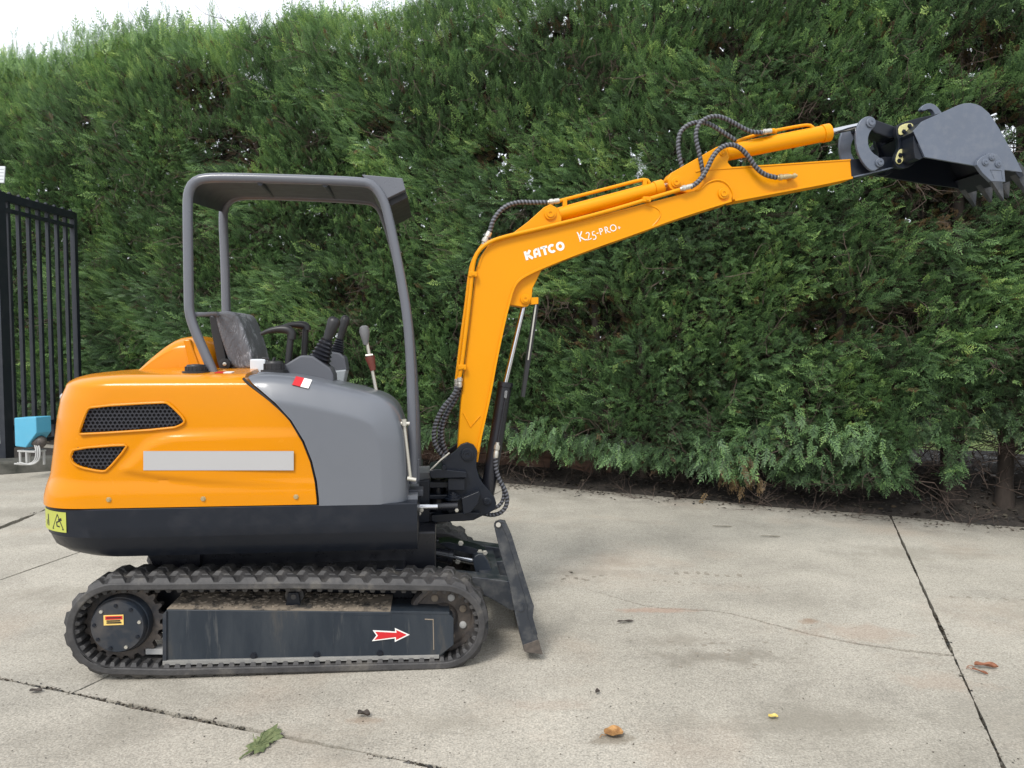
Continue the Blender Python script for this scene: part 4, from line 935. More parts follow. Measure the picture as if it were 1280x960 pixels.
bm = NB(); plate(bm, [(1142, 170), (1143, 166), (1147.5, 177), (1156, 196.3), (1149, 200), (1144, 198), (1142, 186)], BK+0.012, -0.118, BK+0.012); P('hitch_gusset', bm, 'navy', bk, bevel=0.003)
bm = NB(); plate(bm, [(1142, 166), (1150, 160), (1158, 196), (1143, 202), (1139, 190)], -0.085, 0.215, -0.09); P('hitch_box', bm, 'navy', bk, bevel=0.003)
for px, holes in (([(1123, 168), (1123, 159), (1129, 155), (1138, 153.5), (1142, 156), (1140, 161), (1133, 166), (1127, 169)], ((1130, 164.5), (1137, 157.5))), ([(1119.5, 203), (1120, 196), (1124, 187), (1128, 186), (1130.5, 190), (1129.5, 200), (1125, 206)], ((1125.5, 194), (1124, 201)))):
    bm = NB(); plate(bm, px, -0.120, -0.110, -0.118, 1); P('pin_keeper', bm, 'tag_yellow', bk, bevel=0.002)
    for h in holes: bolt(bk, h[0], h[1], -0.121, 0.009, 'navy')
bm = NB(); plate(bm, [(1148, 138), (1153, 131.5), (1160, 129.5), (1167, 131.5), (1173, 138), (1178, 146), (1168, 148), (1164.5, 139.5), (1160, 137), (1152.5, 140)], -0.015, 0.015, 0.0, 1); P('lifting_hook', bm, 'steel_grey', bk, bevel=0.004)
ad = [(1221, 206), (1223, 200), (1229, 195), (1237, 191), (1246, 192.5), (1252, 200), (1255.5, 209), (1257, 227.5), (1239, 226.5), (1228, 216)]
bm = NB(); plate(bm, ad, BK-0.026, BK, None, 0); sd_ = P('side_cutter', bm, 'steel_grey', bk, bevel=0.003)
for u, v in ((1231.5, 203), (1240, 196.5), (1247.5, 205)): pin(bk, u, v, BK-0.027, 0.018, 'steel_grey', 0.009, 'bolt')
for p in (((1238, 212), (1252, 213)), ((1252, 213), (1253.5, 224)), ((1238, 212), (1243, 223))):
    bm = NB(); tube(bm, LL(p, BK-0.026), 0.0028, 6); P('cast_ridge', bm, 'steel_grey', bk)
def tooth(px, y0, y1, yt):
    bm = NB(); q = LL(px, yt); n = len(q); tipc = q[-1]; A = [bm.verts.new(Vector((p.x, y0, p.z))) for p in q[:-1]]; B = [bm.verts.new(Vector((p.x, y1, p.z))) for p in q[:-1]]
    ym = (y0+y1)/2; t0, t1 = bm.verts.new(Vector((tipc.x, ym-0.012, tipc.z))), bm.verts.new(Vector((tipc.x, ym+0.012, tipc.z)))
    A.append(t0); B.append(t1); m = len(A)
    bm.faces.new(A); bm.faces.new(B[::-1])
    for i in range(m): j = (i+1) % m; bm.faces.new((A[j], A[i], B[i], B[j]))
    P('tooth', bm, 'blade', bk, bevel=0.002)
tooth([(1238.5, 226), (1244, 221), (1252.5, 226.5), (1255, 251)], BK-0.024, BK+0.004, BK-0.02)
for y in (-0.20, -0.065, 0.07, 0.205):
    tooth([(1262, 214), (1270, 204), (1279.5, 216), (1281, 224), (1282, 242)], y-0.028, y+0.028, -0.2)
bm = NB(); plate(bm, [(1262, 205), (1269, 200), (1281, 219), (1276, 223)], BK+0.004, -BK-0.004, BK); P('cutting_edge', bm, 'navy', bk, bevel=0.002)

# ---- boom cylinder
bcl = cylinder('boom_cylinder', (611, 606), (632, 477.5), 0.0, 0.039, (656, 378), 0.0150, 'black_gloss', 0.03)
bm = NB(); a = L(611, 606, 0.0); b = L(614, 590, 0); tube(bm, [L(609, 625, 0.0), a, b], lambda i: (0.032, 0.040, 0.040)[i], 20); lathe(bm, L(609, 627, -0.06), (0, 1, 0), [(0, 0.036), (0.12, 0.036)], 24); P('cylinder_foot', bm, 'black_gloss', bcl)
bm = NB(); tube(bm, smooth_path(LL([(632, 490), (633, 492), (628, 520), (622, 553)], -0.042), 0.02, 1), 0.0062, 10); P('hydraulic_pipe', bm, 'black_gloss', bcl)
bm = NB(); plate(bm, [(631, 488), (634.5, 488.5), (633, 498), (630, 497)], -0.052, -0.03, -0.05); P('pipe_bracket', bm, 'chrome', bcl)
bm = NB(); lathe(bm, L(656.5, 374, -0.05), (0, 1, 0), [(0, 0.034), (0.1, 0.034)], 24); P('rod_eye', bm, 'yellow_steel', bcl)
fitting((622, 553), (619.5, 572), -0.05, 0.014, 'zinc', bcl)
bm = NB(); plate(bm, [(670, 374), (674.5, 374), (668, 420), (660, 472), (656, 497), (652, 496), (658, 450), (665, 405)], -0.03, 0.03, -0.03); gd = P('rod_guard', bm, 'black', bcl, bevel=0.002)
bm = NB(); plate(bm, [(669, 380), (671, 380), (661, 450), (659.5, 450)], -0.036, -0.031, -0.036); P('guard_edge', bm, 'zinc', bcl)
hose([(619.5, 572), (619.5, 585), (624, 600), (632, 613), (635, 627), (629, 640), (616, 644.5), (604, 642)], -0.05, 0.0125, True, bcl, -0.02)
hose([(620, 580), (622, 595), (628, 606), (631, 618), (626, 632), (612, 637)], -0.02, 0.011, True, bcl)
hose([(574, 482), (566, 496), (553, 510), (543, 532), (542, 552), (550, 566), (560, 575), (566, 590)], -0.08, 0.0135, True, bo, 0.0)
hose([(575.5, 482), (570, 500), (559, 515), (552, 535), (553, 552), (560, 570), (568, 588)], -0.05, 0.0135, True, bo, 0.02)
hose([(571.5, 480), (567, 500), (557, 518), (549, 538), (550, 556), (556, 572), (566, 590)], 0.0, 0.0135, True, bo, 0.05)
fitting((575, 470), (574.5, 484), BY-0.018, 0.013, 'zinc', bo); fitting((571.5, 472), (571, 483), BY+0.05, 0.013, 'zinc', bo)
bm = NB(); tube(bm, LL([(538, 588), (551, 575), (562, 566)], -0.14), 0.005, 8); P('hose_stay', bm, 'zinc', sb)

# ---- dozer blade
BN, BF = -0.66, 0.60
blo = [(617.5, 657), (619.5, 652.5), (624, 650.8), (630, 651.3), (633, 654), (639, 670), (664.4, 751.5), (666.5, 756), (665, 771), (671, 793), (677.5, 817), (655, 813.5), (644.6, 771.7), (636.5, 729), (624.5, 688)]
bm = NB(); plate(bm, blo, BN, BN+0.022); bl = P('dozer_blade', bm, 'blade', bevel=0.003)
bm = NB(); plate(bm, [(646, 777), (667, 776), (671, 793), (677.5, 817), (655, 813.5), (644.6, 771.7)], BF-0.022, BF, BN); P('blade_end', bm, 'blade', bl, bevel=0.003)
bm = NB(); plate(bm, [(626, 655), (633.5, 656), (640, 670), (665, 751), (667.5, 757), (666, 771), (672, 793), (669, 794), (660, 772), (659, 757), (634, 672)], BN-0.004, BN+0.10, BN); P('blade_horn', bm, 'blade', bl, bevel=0.003)
bm = NB(); plate(bm, [(655, 777), (667, 776), (672, 793), (669, 796), (660, 790)], BN+0.02, BF+0.002, BN); P('mouldboard', bm, 'blade', bl, bevel=0.003)
bm = NB(); plate(bm, [(654, 806), (673, 799), (678.5, 818), (655.5, 814.5)], BN-0.003, BF+0.004, BN); P('blade_edge', bm, m_dusty_steel('worn_edge_steel', (0.05, 0.045, 0.04), (0.16, 0.13, 0.11)), bl, bevel=0.002)
bm = NB(); lathe(bm, L(650.5, 759, BN), (0, -1, 0), [(-0.005, 0.020), (0.005, 0.020), (0.005, 0.016), (0.003, 0.015)], 24); P('end_boss', bm, 'blade', bl)
bm = NB(); lathe(bm, L(622.8, 655.6, BN), (0, -1, 0), [(-0.002, 0.0155), (0.006, 0.0155), (0.006, 0.012)], 20); P('eye_ring', bm, 'black', bl)
bm = NB(); lathe(bm, L(622.8, 655.6, BN), (0, -1, 0), [(0.0055, 0.0115), (0.0068, 0.0115), (0.0068, 0.003)], 20); P('eye_plug', bm, paint('pale_eye', (0.40, 0.38, 0.34), 0.8), bl)
for ya, yb in ((-0.40, -0.30), (0.24, 0.34)):
    bm = NB(); plate(bm, [(540, 716), (600, 722), (638, 727), (641, 737), (644, 764), (638, 763), (618, 751), (600, 742), (540, 736)], ya, yb, -0.40); P('blade_arm', bm, 'blade', bl, bevel=0.005)
bm = NB(); plate(bm, [(606, 703), (622, 702), (630, 701), (634, 712), (636, 726), (610, 724)], 0.05, 0.12, 0.05); P('blade_lug', bm, 'blade', bl, bevel=0.004)
bm = NB(); box(bm, L(600, 720, -.3).x, L(626, 720, -.3).x, -0.30, 0.25, 0.20, 0.30); P('cross_beam', bm, 'blade', bl, bevel=0.006)
dc = cylinder('blade_cylinder', (500, 684), (566, 697), -0.10, 0.036, (606, 704), 0.018, 'black_gloss', 0.03)
bm = NB(); tube(bm, LL([(508, 685.5), (560, 695), (590, 702)], -0.142), 0.007, 8); P('hydraulic_pipe', bm, 'navy_dusty', dc)
bm = NB(); plate(bm, [(590, 697), (601, 691), (608, 697), (615, 713), (616, 730), (600, 730), (593, 712)], -0.16, -0.04, -0.16, 1); P('cylinder_yoke', bm, 'navy_dusty', dc, bevel=0.006)
bm = NB(); plate(bm, [(548, 679), (561, 677.5), (590, 684.5), (608, 691), (608, 695), (590, 693), (562, 686)], -0.10, 0.02, -0.10); P('cover_plate', bm, 'navy', dc, bevel=0.003)
for u, v in ((600, 690), (606, 691), (576, 679), (572, 702)): bolt(dc, u, v, -0.12, 0.010, 'zinc', 0.012)
fitting((546, 717), (550, 709), -0.2, 0.012, 'zinc', dc)

# ------------------------------------------------------------------ ground
def flat(name, pts, z, mat, kind='structure', parent=None, th=0.0):
    bm = NB(); lp = [Vector((p[0], p[1], z)) for p in pts]
    if th: prism(bm, lp, Vector((0, 0, -th)))
    else:
        bm.faces.new([bm.verts.new(p) for p in lp])
    bmesh.ops.triangulate(bm, faces=[f for f in bm.faces if len(f.verts) > 4], ngon_method='EAR_CLIP')
    return obj(name, bm, M[mat], parent, kind=kind, smooth=0)
flat('ground', [(-150, -150), (150, -150), (150, 250), (-150, 250)], -0.05, 'soil')
hx, hy = math.cos(R(-25)), math.sin(R(-25))              # direction along the hedge (rightwards), and its normal
E1 = Vector((hx, hy, 0)); EN = Vector((hy, -hx, 0))       # EN points to the camera
E0 = Vector((0, 8.2, 0))                                  # yard edge under x = 0
def hp_(s, d, z=0.0): return E0 + E1*s + EN*d + Vector((0, 0, z))
flat('lawn', [tuple(hp_(-60, -1.9))[:2], tuple(hp_(60, -1.9))[:2], tuple(hp_(60, -60))[:2], tuple(hp_(-60, -60))[:2]], 0.335, 'lawn')
# joint lines between the concrete slabs
def line_dir(a, b): return (a, (b-a).normalized())
def cross(l1, l2):
    (p, d), (q, e) = l1, l2; den = d.x*e.y-d.y*e.x; t = ((q.x-p.x)*e.y-(q.y-p.y)*e.x)/den; return p + d*t
J1 = line_dir(ground(1255, 960), ground(1120, 660))
JF = line_dir(ground(0, 848), ground(330, 915)); 
JF = (JF[0], (ground(550, 960)-ground(0, 848)).normalized())
J2 = line_dir(ground(100, 862), ground(136, 846))
J2 = (J2[0], J1[1])
J3 = line_dir(ground(0, 725), ground(100, 690)); J4 = line_dir(ground(0, 660), ground(57, 637))
EDGE = (hp_(0, 0), E1)
JB = (Vector((0, -6, 0)), E1)
nz = lambda p, k, s=0: noise.noise(Vector((p.x*k, p.y*k, 3.3+s)))
def edge_pts(a, b, amp, side, step=0.045):
    """points from a to b, wandering like a broken concrete edge; side +-1 keeps the joint open"""
    n = max(2, int((b-a).length/step)); d = (b-a).normalized(); q = Vector((-d.y, d.x, 0)); out = []
    for i in range(n):
        p = a.lerp(b, i/n); w = amp*(0.6*nz(p, 1.1) + 0.5*nz(p, 6, 5) + 0.25*nz(p, 21, 9)) + side*(0.0055 + amp*0.6*max(0, nz(p, 2.3, 7)+0.15) + amp*0.35*max(0, nz(p, 14, 2)))
        out.append(p + q*w)
    return out
yard_root = bpy.data.objects.new('concrete_yard', None); C.objects.link(yard_root); yard_root['kind'] = 'structure'
def slab(corners, amps, notch=None):
    pts = []; n = len(corners)
    for i in range(n):
        e = edge_pts(corners[i], corners[(i+1) % n], amps[i], 1)
        if notch and notch[0] == i:
            k = min(range(len(e)), key=lambda j: (e[j]-notch[1][0]).length); e = e[:k] + notch[1] + e[k+1:]
        pts += e
    bm = NB(); vs = [bm.verts.new((p.x, p.y, 0)) for p in pts]; f = bm.faces.new(vs)
    r = bmesh.ops.extrude_face_region(bm, geom=[f]); 
    for v in r['geom']:
        if isinstance(v, bmesh.types.BMVert): v.co.z -= 0.045
    bmesh.ops.triangulate(bm, faces=[g for g in bm.faces if len(g.verts) > 4], ngon_method='EAR_CLIP')
    return obj('slab', bm, M['concrete'], yard_root, smooth=0)
far_r = Vector((60, 0, 0)); 
def off(l, d): return (l[0] + Vector((-l[1].y, l[1].x, 0))*d, l[1])
JR = (hp_(30, 0), J1[1]); JL = (hp_(-30, 0), J1[1])
a_, b_, c_, d_ = cross(J2, JF), cross(J1, JF), cross(J1, EDGE), cross(J2, EDGE)
crk = [ground(u, v) for u, v in ((1192, 819.5), (1150, 815), (1100, 809), (1060, 803), (1010, 792), (970, 782), (935, 772), (905, 765), (880, 762.5), (850, 762), (820, 760), (790, 753), (765, 745), (745, 740), (728, 735))]
def crack(path, w0):
    w0 = 0.034
    n = len(path); up = []; dn = []; path = resample(chaikin(path, 1, False), 0.03); n = len(path)
    for i, p in enumerate(path):
        d = (path[min(i+1, n-1)]-path[max(i-1, 0)]).normalized(); q = Vector((-d.y, d.x, 0)); w = w0*(1-i/n)**0.6*(0.7+0.6*abs(nz(p, 9)))+0.0005; j = q*nz(p, 12, 4)*0.010
        up.append(p+j+q*w/2); dn.append(p+j-q*w/2)
    return up + dn[::-1]
cr = crack(crk, 0.006)
# main slab: corners counter-clockwise so that side +1 (left of travel) shrinks it inwards
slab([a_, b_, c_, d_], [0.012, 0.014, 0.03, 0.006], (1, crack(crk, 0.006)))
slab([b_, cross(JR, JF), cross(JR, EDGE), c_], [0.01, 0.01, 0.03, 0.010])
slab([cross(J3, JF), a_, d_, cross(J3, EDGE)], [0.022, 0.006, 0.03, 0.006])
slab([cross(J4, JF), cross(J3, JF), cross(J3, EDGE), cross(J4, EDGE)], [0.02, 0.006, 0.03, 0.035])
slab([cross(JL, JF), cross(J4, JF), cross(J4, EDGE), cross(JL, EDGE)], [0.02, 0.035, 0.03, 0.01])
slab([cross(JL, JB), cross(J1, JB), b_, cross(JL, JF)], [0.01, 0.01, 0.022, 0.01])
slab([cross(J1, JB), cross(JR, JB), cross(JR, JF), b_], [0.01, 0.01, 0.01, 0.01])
# soil strip under the hedge, gently banked, with leaf litter
bm = NB(); ns, nd = 170, 22; G = []
for i in range(ns+1):
    row = []
    for j in range(nd+1):
        s = -14+26*i/ns; d = 0.02 - 2.0*j/nd; p = hp_(s, d + 0.12*noise.noise(Vector((s*1.3, 0, 2)))*(1 if j == 0 else 0)); h = 0.012 + 0.08*sst(-d/0.6) + 0.27*sst((-d-0.45)/0.6) + 0.035*noise.noise(Vector((s*2.5, d*2.5, 0))) + 0.02*noise.noise(Vector((s*9, d*9, 1)))
        if j == 0: h = 0.003
        row.append(bm.verts.new((p.x, p.y, max(h, 0.003))))
    G.append(row)
for p, q in zip(G, G[1:]):
    for k in range(nd): bm.faces.new((p[k], q[k], q[k+1], p[k+1]))
obj('soil_bank', bm, M['soil'], None, kind='structure')

# ------------------------------------------------------------------ instancing for foliage and litter (stuff only)
def gn_scatter(name, pts, rots, scl, tint, idx, protos, parent=None, kind='stuff'):
    n = len(pts); me = bpy.data.meshes.new(name); me.vertices.add(n); me.vertices.foreach_set('co', np.asarray(pts, np.float32).ravel())
    def at(nm, ty, data, key):
        a = me.attributes.new(nm, ty, 'POINT'); a.data.foreach_set(key, np.asarray(data).ravel())
    at('rot', 'FLOAT_VECTOR', np.asarray(rots, np.float32), 'vector'); at('scl', 'FLOAT', np.asarray(scl, np.float32), 'value')
    at('tint', 'FLOAT', np.asarray(tint, np.float32), 'value'); at('idx', 'INT', np.asarray(idx, np.int32), 'value')
    o = bpy.data.objects.new(name, me); C.objects.link(o)
    if parent is not None: o.parent = parent
    if kind: o['kind'] = kind
    col = bpy.data.collections.new(name + '_shapes')
    for p in protos: col.objects.link(p)
    g = bpy.data.node_groups.new(name, 'GeometryNodeTree'); g.interface.new_socket('Geometry', in_out='INPUT', socket_type='NodeSocketGeometry'); g.interface.new_socket('Geometry', in_out='OUTPUT', socket_type='NodeSocketGeometry')
    N = g.nodes; gi = N.new('NodeGroupInput'); go_ = N.new('NodeGroupOutput'); ip = N.new('GeometryNodeInstanceOnPoints'); ci = N.new('GeometryNodeCollectionInfo')
    ci.inputs['Collection'].default_value = col; ci.inputs['Separate Children'].default_value = True; ci.inputs['Reset Children'].default_value = True
    def na(nm, ty): k = N.new('GeometryNodeInputNamedAttribute'); k.data_type = ty; k.inputs['Name'].default_value = nm; return [s for s in k.outputs if s.enabled and s.name == 'Attribute'][0]
    g.links.new(gi.outputs[0], ip.inputs['Points']); g.links.new(ci.outputs[0], ip.inputs['Instance']); ip.inputs['Pick Instance'].default_value = True
    er = N.new('FunctionNodeEulerToRotation'); g.links.new(na('rot', 'FLOAT_VECTOR'), er.inputs[0])
    g.links.new(na('idx', 'INT'), ip.inputs['Instance Index']); g.links.new(er.outputs[0], ip.inputs['Rotation']); g.links.new(na('scl', 'FLOAT'), ip.inputs['Scale'])
    g.links.new(ip.outputs[0], go_.inputs[0]); md = o.modifiers.new('scatter', 'NODES'); md.node_group = g
    return o
def proto(name, bm, mat, tip=None):
    me = bpy.data.meshes.new(name); bm.to_mesh(me); bm.free(); me.materials.append(mat)
    if tip is not None: a = me.attributes.new('tip', 'FLOAT', 'POINT'); a.data.foreach_set('value', np.asarray(tip, np.float32))
    return bpy.data.objects.new(name, me)
def spray(seed, L_=0.22, nb=9, wide=0.42, fluff=1.0, curl=0.25):
    """flat feathery conifer spray growing along +X, lying near the XY plane"""
    r = random.Random(seed); bm = NB(); tip = []
    def blade(p, d, l, w, t0, t1, zc):
        side = Vector((-d.y, d.x, 0)).normalized(); m = p + d*l*0.45 + Vector((0, 0, zc*0.5)); e = p + d*l + Vector((0, 0, zc))
        v = [bm.verts.new(p), bm.verts.new(m - side*w), bm.verts.new(e), bm.verts.new(m + side*w)]
        tip.extend((t0, (t0+t1)/2, t1, (t0+t1)/2)); bm.faces.new(v)
    p = Vector((0, 0, 0)); d = Vector((1, 0, 0)); seg = L_/nb; z = 0
    for i in range(nb):
        f = i/nb; a = r.uniform(-0.10, 0.10); d = Vector((d.x*math.cos(a)-d.y*math.sin(a), d.x*math.sin(a)+d.y*math.cos(a), 0)).normalized(); d.z = -curl*f*0.4
        blade(p, d, seg*1.3, 0.0035, f*0.6, f*0.8, 0)
        for s in (-1, 1):
            if r.random() < 0.06: continue
            bl_ = L_*wide*(math.sin(math.pi*min(1, 0.22+0.86*f))**0.8)*r.uniform(0.65, 1.15); an = s*r.uniform(0.50, 0.85)
            bd = Vector((d.x*math.cos(an)-d.y*math.sin(an), d.x*math.sin(an)+d.y*math.cos(an), r.uniform(-0.22, 0.18)))
            blade(p, bd, bl_, 0.0068*fluff, 0.25, 0.85, -0.006)
            k = max(2, int(bl_/0.022))
            for j in range(1, k):
                q = p + bd*bl_*j/k
                for s2 in (-1, 1):
                    a2 = s2*r.uniform(0.45, 0.8); td = Vector((bd.x*math.cos(a2)-bd.y*math.sin(a2), bd.x*math.sin(a2)+bd.y*math.cos(a2), r.uniform(-0.2, 0.3)))
                    blade(q, td, 0.026*fluff*(1-0.45*j/k)*r.uniform(0.7, 1.2), 0.0052*fluff, 0.4+0.4*j/k, 1.0, 0.002)
        p = p + d*seg
    blade(p, d, 0.028, 0.005, 0.8, 1.0, 0)
    return bm, tip
protos = []
for k in range(8):
    bm, tip = spray(100+k, 0.165+0.012*(k % 4), 6, 0.34+0.05*(k % 3), 0.70, 0.1+0.3*(k % 2)); protos.append(proto('spray_%d' % k, bm, M['conifer'], tip))
for k in range(3):
    bm, tip = spray(200+k, 0.16, 7, 0.42, 0.9); protos.append(proto('sprayz_dry_%d' % k, bm, M['conifer_brown'], tip))
def twig(seed):
    r = random.Random(seed); bm = NB(); tip = []
    def rec(p, d, l, w, dep):
        n = 3
        for i in range(n):
            d2 = (d + Vector((r.uniform(-.25, .25), r.uniform(-.25, .25), r.uniform(-.25, .25)))).normalized(); q = p + d2*l/n; a, b = frame_for(d2)
            tri = [(math.cos(t)*w, math.sin(t)*w) for t in (0, 2.09, 4.19)]
            A = [bm.verts.new(p + a*x + b*y) for x, y in tri]; B = [bm.verts.new(q + (a*x + b*y)*0.8) for x, y in tri]; tip.extend([r.random()]*6)
            for k in range(3): j = (k+1) % 3; bm.faces.new((A[k], A[j], B[j], B[k]))
            if dep and r.random() < 0.9: rec(q, (d2 + Vector((r.uniform(-.9, .9), r.uniform(-.9, .9), r.uniform(-.9, .9)))).normalized(), l*0.6, w*0.6, dep-1)
            p, d = q, d2
    rec(Vector((0, 0, 0)), Vector((1, 0, 0)), 0.42, 0.006, 2); return bm, tip
for k in range(3):
    bm, tip = twig(300+k); protos.append(proto('twig_%d' % k, bm, M['twig'], tip))
# indices follow alphabetical order of the names inside the collection: spray_0..7, sprayz_dry_0..2, twig_0..2
I_SPRAY, I_DRY, I_TWIG = 0, 8, 11

# ------------------------------------------------------------------ the hedge
HL, HR, HT = -15.0, 9.0, 6.00
HG = thing('conifer_hedge', 'tall clipped green conifer hedge running behind the excavator across the whole photo', 'hedge', hp_(0, 0), 0)
hg_off = -hp_(0, 0)
rs = np.random.RandomState(11)
def vn(x, y, z=0.0): return noise.noise(Vector((x, y, z)))
def on_hedge(u, v, d=0.0):
    """photo point -> (s, z) on the hedge face"""
    r_ = ray(u, v); o = Vector((0, 0, CAMH)); t = ((hp_(0, d)-o).dot(EN))/r_.dot(EN); p = o + r_*t; return ((p-E0).dot(E1), p.z)
hollows = [(on_hedge(u, v), rr_) for u, v, rr_ in ((255, 118, 0.42), (272, 180, 0.40), (232, 108, 0.3), (300, 190, 0.25), (735, 405, 0.42), (700, 395, 0.3), (1030, 400, 0.33), (1165, 245, 0.42), (1250, 150, 0.3), (1262, 175, 0.25), (900, 55, 0.25), (1010, 150, 0.25), (470, 160, 0.22), (420, 370, 0.35), (1120, 400, 0.25), (690, 40, 0.2), (610, 190, 0.25), (95, 155, 0.22), (1225, 60, 0.3))]
skyholes = [(on_hedge(u, v, -0.5), rr_) for u, v, rr_ in ((300, 88, 0.16), (318, 98, 0.12), (283, 186, 0.07), (298, 188, 0.06), (95, 100, 0.10), (625, 38, 0.10), (692, 38, 0.10), (617, 192, 0.14), (610, 205, 0.1), (646, 215, 0.12), (648, 228, 0.1), (730, 195, 0.1), (786, 190, 0.1), (795, 210, 0.1), (1262, 165, 0.13), (1272, 170, 0.12), (1245, 140, 0.07), (1200, 10, 0.1), (840, 205, 0.1), (765, 12, 0.1), (1010, 110, 0.05), (903, 75, 0.07))]
def hollow(s, z):
    k = 0.0
    for (a, b), r_ in hollows:
        q = math.hypot((s-a)*0.9, (z-b)*1.25)/r_
        if q < 1: k = max(k, 1-q*q)
    return k
def top_z(s): return HT - 0.55*sst((s+6.8)/4.0) + 0.16*vn(s*0.8, 0, 5) + 0.10*vn(s*3, 0, 6) - 0.10
def bot_z(s): return 0.38 + 0.14*vn(s*1.1, 0, 8) + 0.12*vn(s*3.7, 0, 9) - 0.12*sst((s-0.5)/2)*(1-sst((s-3.6)/0.6)) + 0.30*sst((s-2.45)/0.06)*(1-sst((s-2.62)/0.06)) + 0.40*(sst((s-3.74)/0.10)*(1-sst((s-4.0)/0.12)) + sst((s-4.16)/0.1)*(1-sst((s-4.75)/0.15)))*(0.85+0.4*vn(s*6, 0, 12))
def face_d(s, z):
    """how far the clipped face stands in front of the yard edge"""
    return -0.02 + 0.20*vn(s*0.55, z*0.45, 1) + 0.12*vn(s*1.7, z*1.5, 2) + 0.055*vn(s*4.5, z*4.5, 3) + 0.10*sst((1.4-z)/1.2) - 0.42*sst((z-4.9)/0.9)**2 - 0.38*hollow(s, z)
pts = []; rots = []; scl = []; tint = []; idx = []
def put(p, dirv, roll, sc, ti, ix):
    # orientation: +X along dirv, rolled about it
    x = dirv.normalized(); up = Vector((0, 0, 1)) if abs(x.z) < 0.95 else Vector((0, 1, 0)); y = up.cross(x).normalized(); z = x.cross(y)
    c, s_ = math.cos(roll), math.sin(roll); y2 = y*c + z*s_; z2 = x.cross(y2)
    m = Matrix((x, y2, z2)).transposed(); e = m.to_euler()
    q = p + hg_off
    pts.append((q.x, q.y, q.z)); rots.append((e.x, e.y, e.z)); scl.append(sc); tint.append(min(1, max(0, ti))); idx.append(ix)
NF = 165000
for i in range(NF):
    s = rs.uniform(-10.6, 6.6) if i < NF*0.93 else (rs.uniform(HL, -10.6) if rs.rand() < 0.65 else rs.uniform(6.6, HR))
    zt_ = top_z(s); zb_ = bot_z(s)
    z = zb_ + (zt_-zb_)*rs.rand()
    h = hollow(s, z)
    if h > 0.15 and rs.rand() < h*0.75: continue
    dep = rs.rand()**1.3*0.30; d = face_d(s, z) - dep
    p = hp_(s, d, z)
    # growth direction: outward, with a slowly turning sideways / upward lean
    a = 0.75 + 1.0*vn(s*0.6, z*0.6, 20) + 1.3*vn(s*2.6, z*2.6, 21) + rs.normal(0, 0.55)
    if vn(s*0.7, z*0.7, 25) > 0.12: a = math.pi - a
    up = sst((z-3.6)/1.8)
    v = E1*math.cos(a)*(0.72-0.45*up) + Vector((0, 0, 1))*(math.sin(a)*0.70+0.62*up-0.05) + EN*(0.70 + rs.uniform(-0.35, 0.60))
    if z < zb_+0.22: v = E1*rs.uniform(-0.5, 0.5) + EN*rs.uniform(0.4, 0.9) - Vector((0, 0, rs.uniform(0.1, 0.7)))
    t = 0.44 + 0.45*vn(s*1.3, z*1.3, 30) + 0.28*vn(s*5, z*5, 31) + rs.normal(0, 0.18) - dep*1.1 - 0.30*(1-sst((z-zb_)/0.8)) + 0.30*sst((z-4.4)/1.3)  # sprays near the foot tinted darker to offset the light they catch
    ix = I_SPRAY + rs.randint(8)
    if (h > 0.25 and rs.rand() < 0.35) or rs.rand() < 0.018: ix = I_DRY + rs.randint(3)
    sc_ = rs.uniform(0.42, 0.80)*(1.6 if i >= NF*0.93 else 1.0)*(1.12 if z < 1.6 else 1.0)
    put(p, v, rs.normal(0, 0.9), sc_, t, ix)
# denser leading sprays that break the clipped surface
for i in range(2600):
    s = rs.uniform(-10.4, 6.4); z = rs.uniform(bot_z(s), top_z(s)); 
    if vn(s*1.1, z*1.1, 40) < -0.05: continue
    v = E1*rs.uniform(-0.7, 0.7) + Vector((0, 0, rs.uniform(-0.3, 0.8))) + EN*0.9
    put(hp_(s, face_d(s, z)+0.02, z), v, rs.normal(0, 1.2), rs.uniform(0.75, 1.15), 0.60+rs.normal(0, 0.18), I_SPRAY+rs.randint(8))
# drooping clumps at the foot
for u, v_, n_ in ((920, 592, 60), (900, 570, 30), (1085, 572, 45), (1060, 560, 30), (770, 578, 50), (660, 552, 60), (985, 575, 50), (700, 560, 40), (1015, 545, 40)):
    s0, z0 = on_hedge(u, v_, 0.15)
    for i in range(n_):
        s = s0 + rs.normal(0, 0.16); z = z0 + abs(rs.normal(0, 0.12)) + 0.02
        put(hp_(s, 0.12+rs.normal(0, 0.10), z), E1*rs.uniform(-0.6, 0.6) + EN*rs.uniform(0.2, 0.8) - Vector((0, 0, rs.uniform(0.3, 1.0))), rs.normal(0, 0.8), rs.uniform(0.55, 0.95), 0.34+rs.normal(0, 0.2), I_SPRAY+rs.randint(8))  # lowered tint, countering the light on these hanging sprays by colour
# dry hanging branch
s0, z0 = on_hedge(930, 590, 0.15)
for i in range(46): put(hp_(s0+rs.normal(0, 0.10), 0.12+rs.normal(0, 0.06), z0-0.02+rs.normal(0, 0.08)), E1*rs.uniform(-0.6, 0.6)-Vector((0, 0, 1))+EN*0.3, rs.normal(0, 1), rs.uniform(0.6, 1.0), 0.5+rs.normal(0, .2), I_DRY+rs.randint(3))
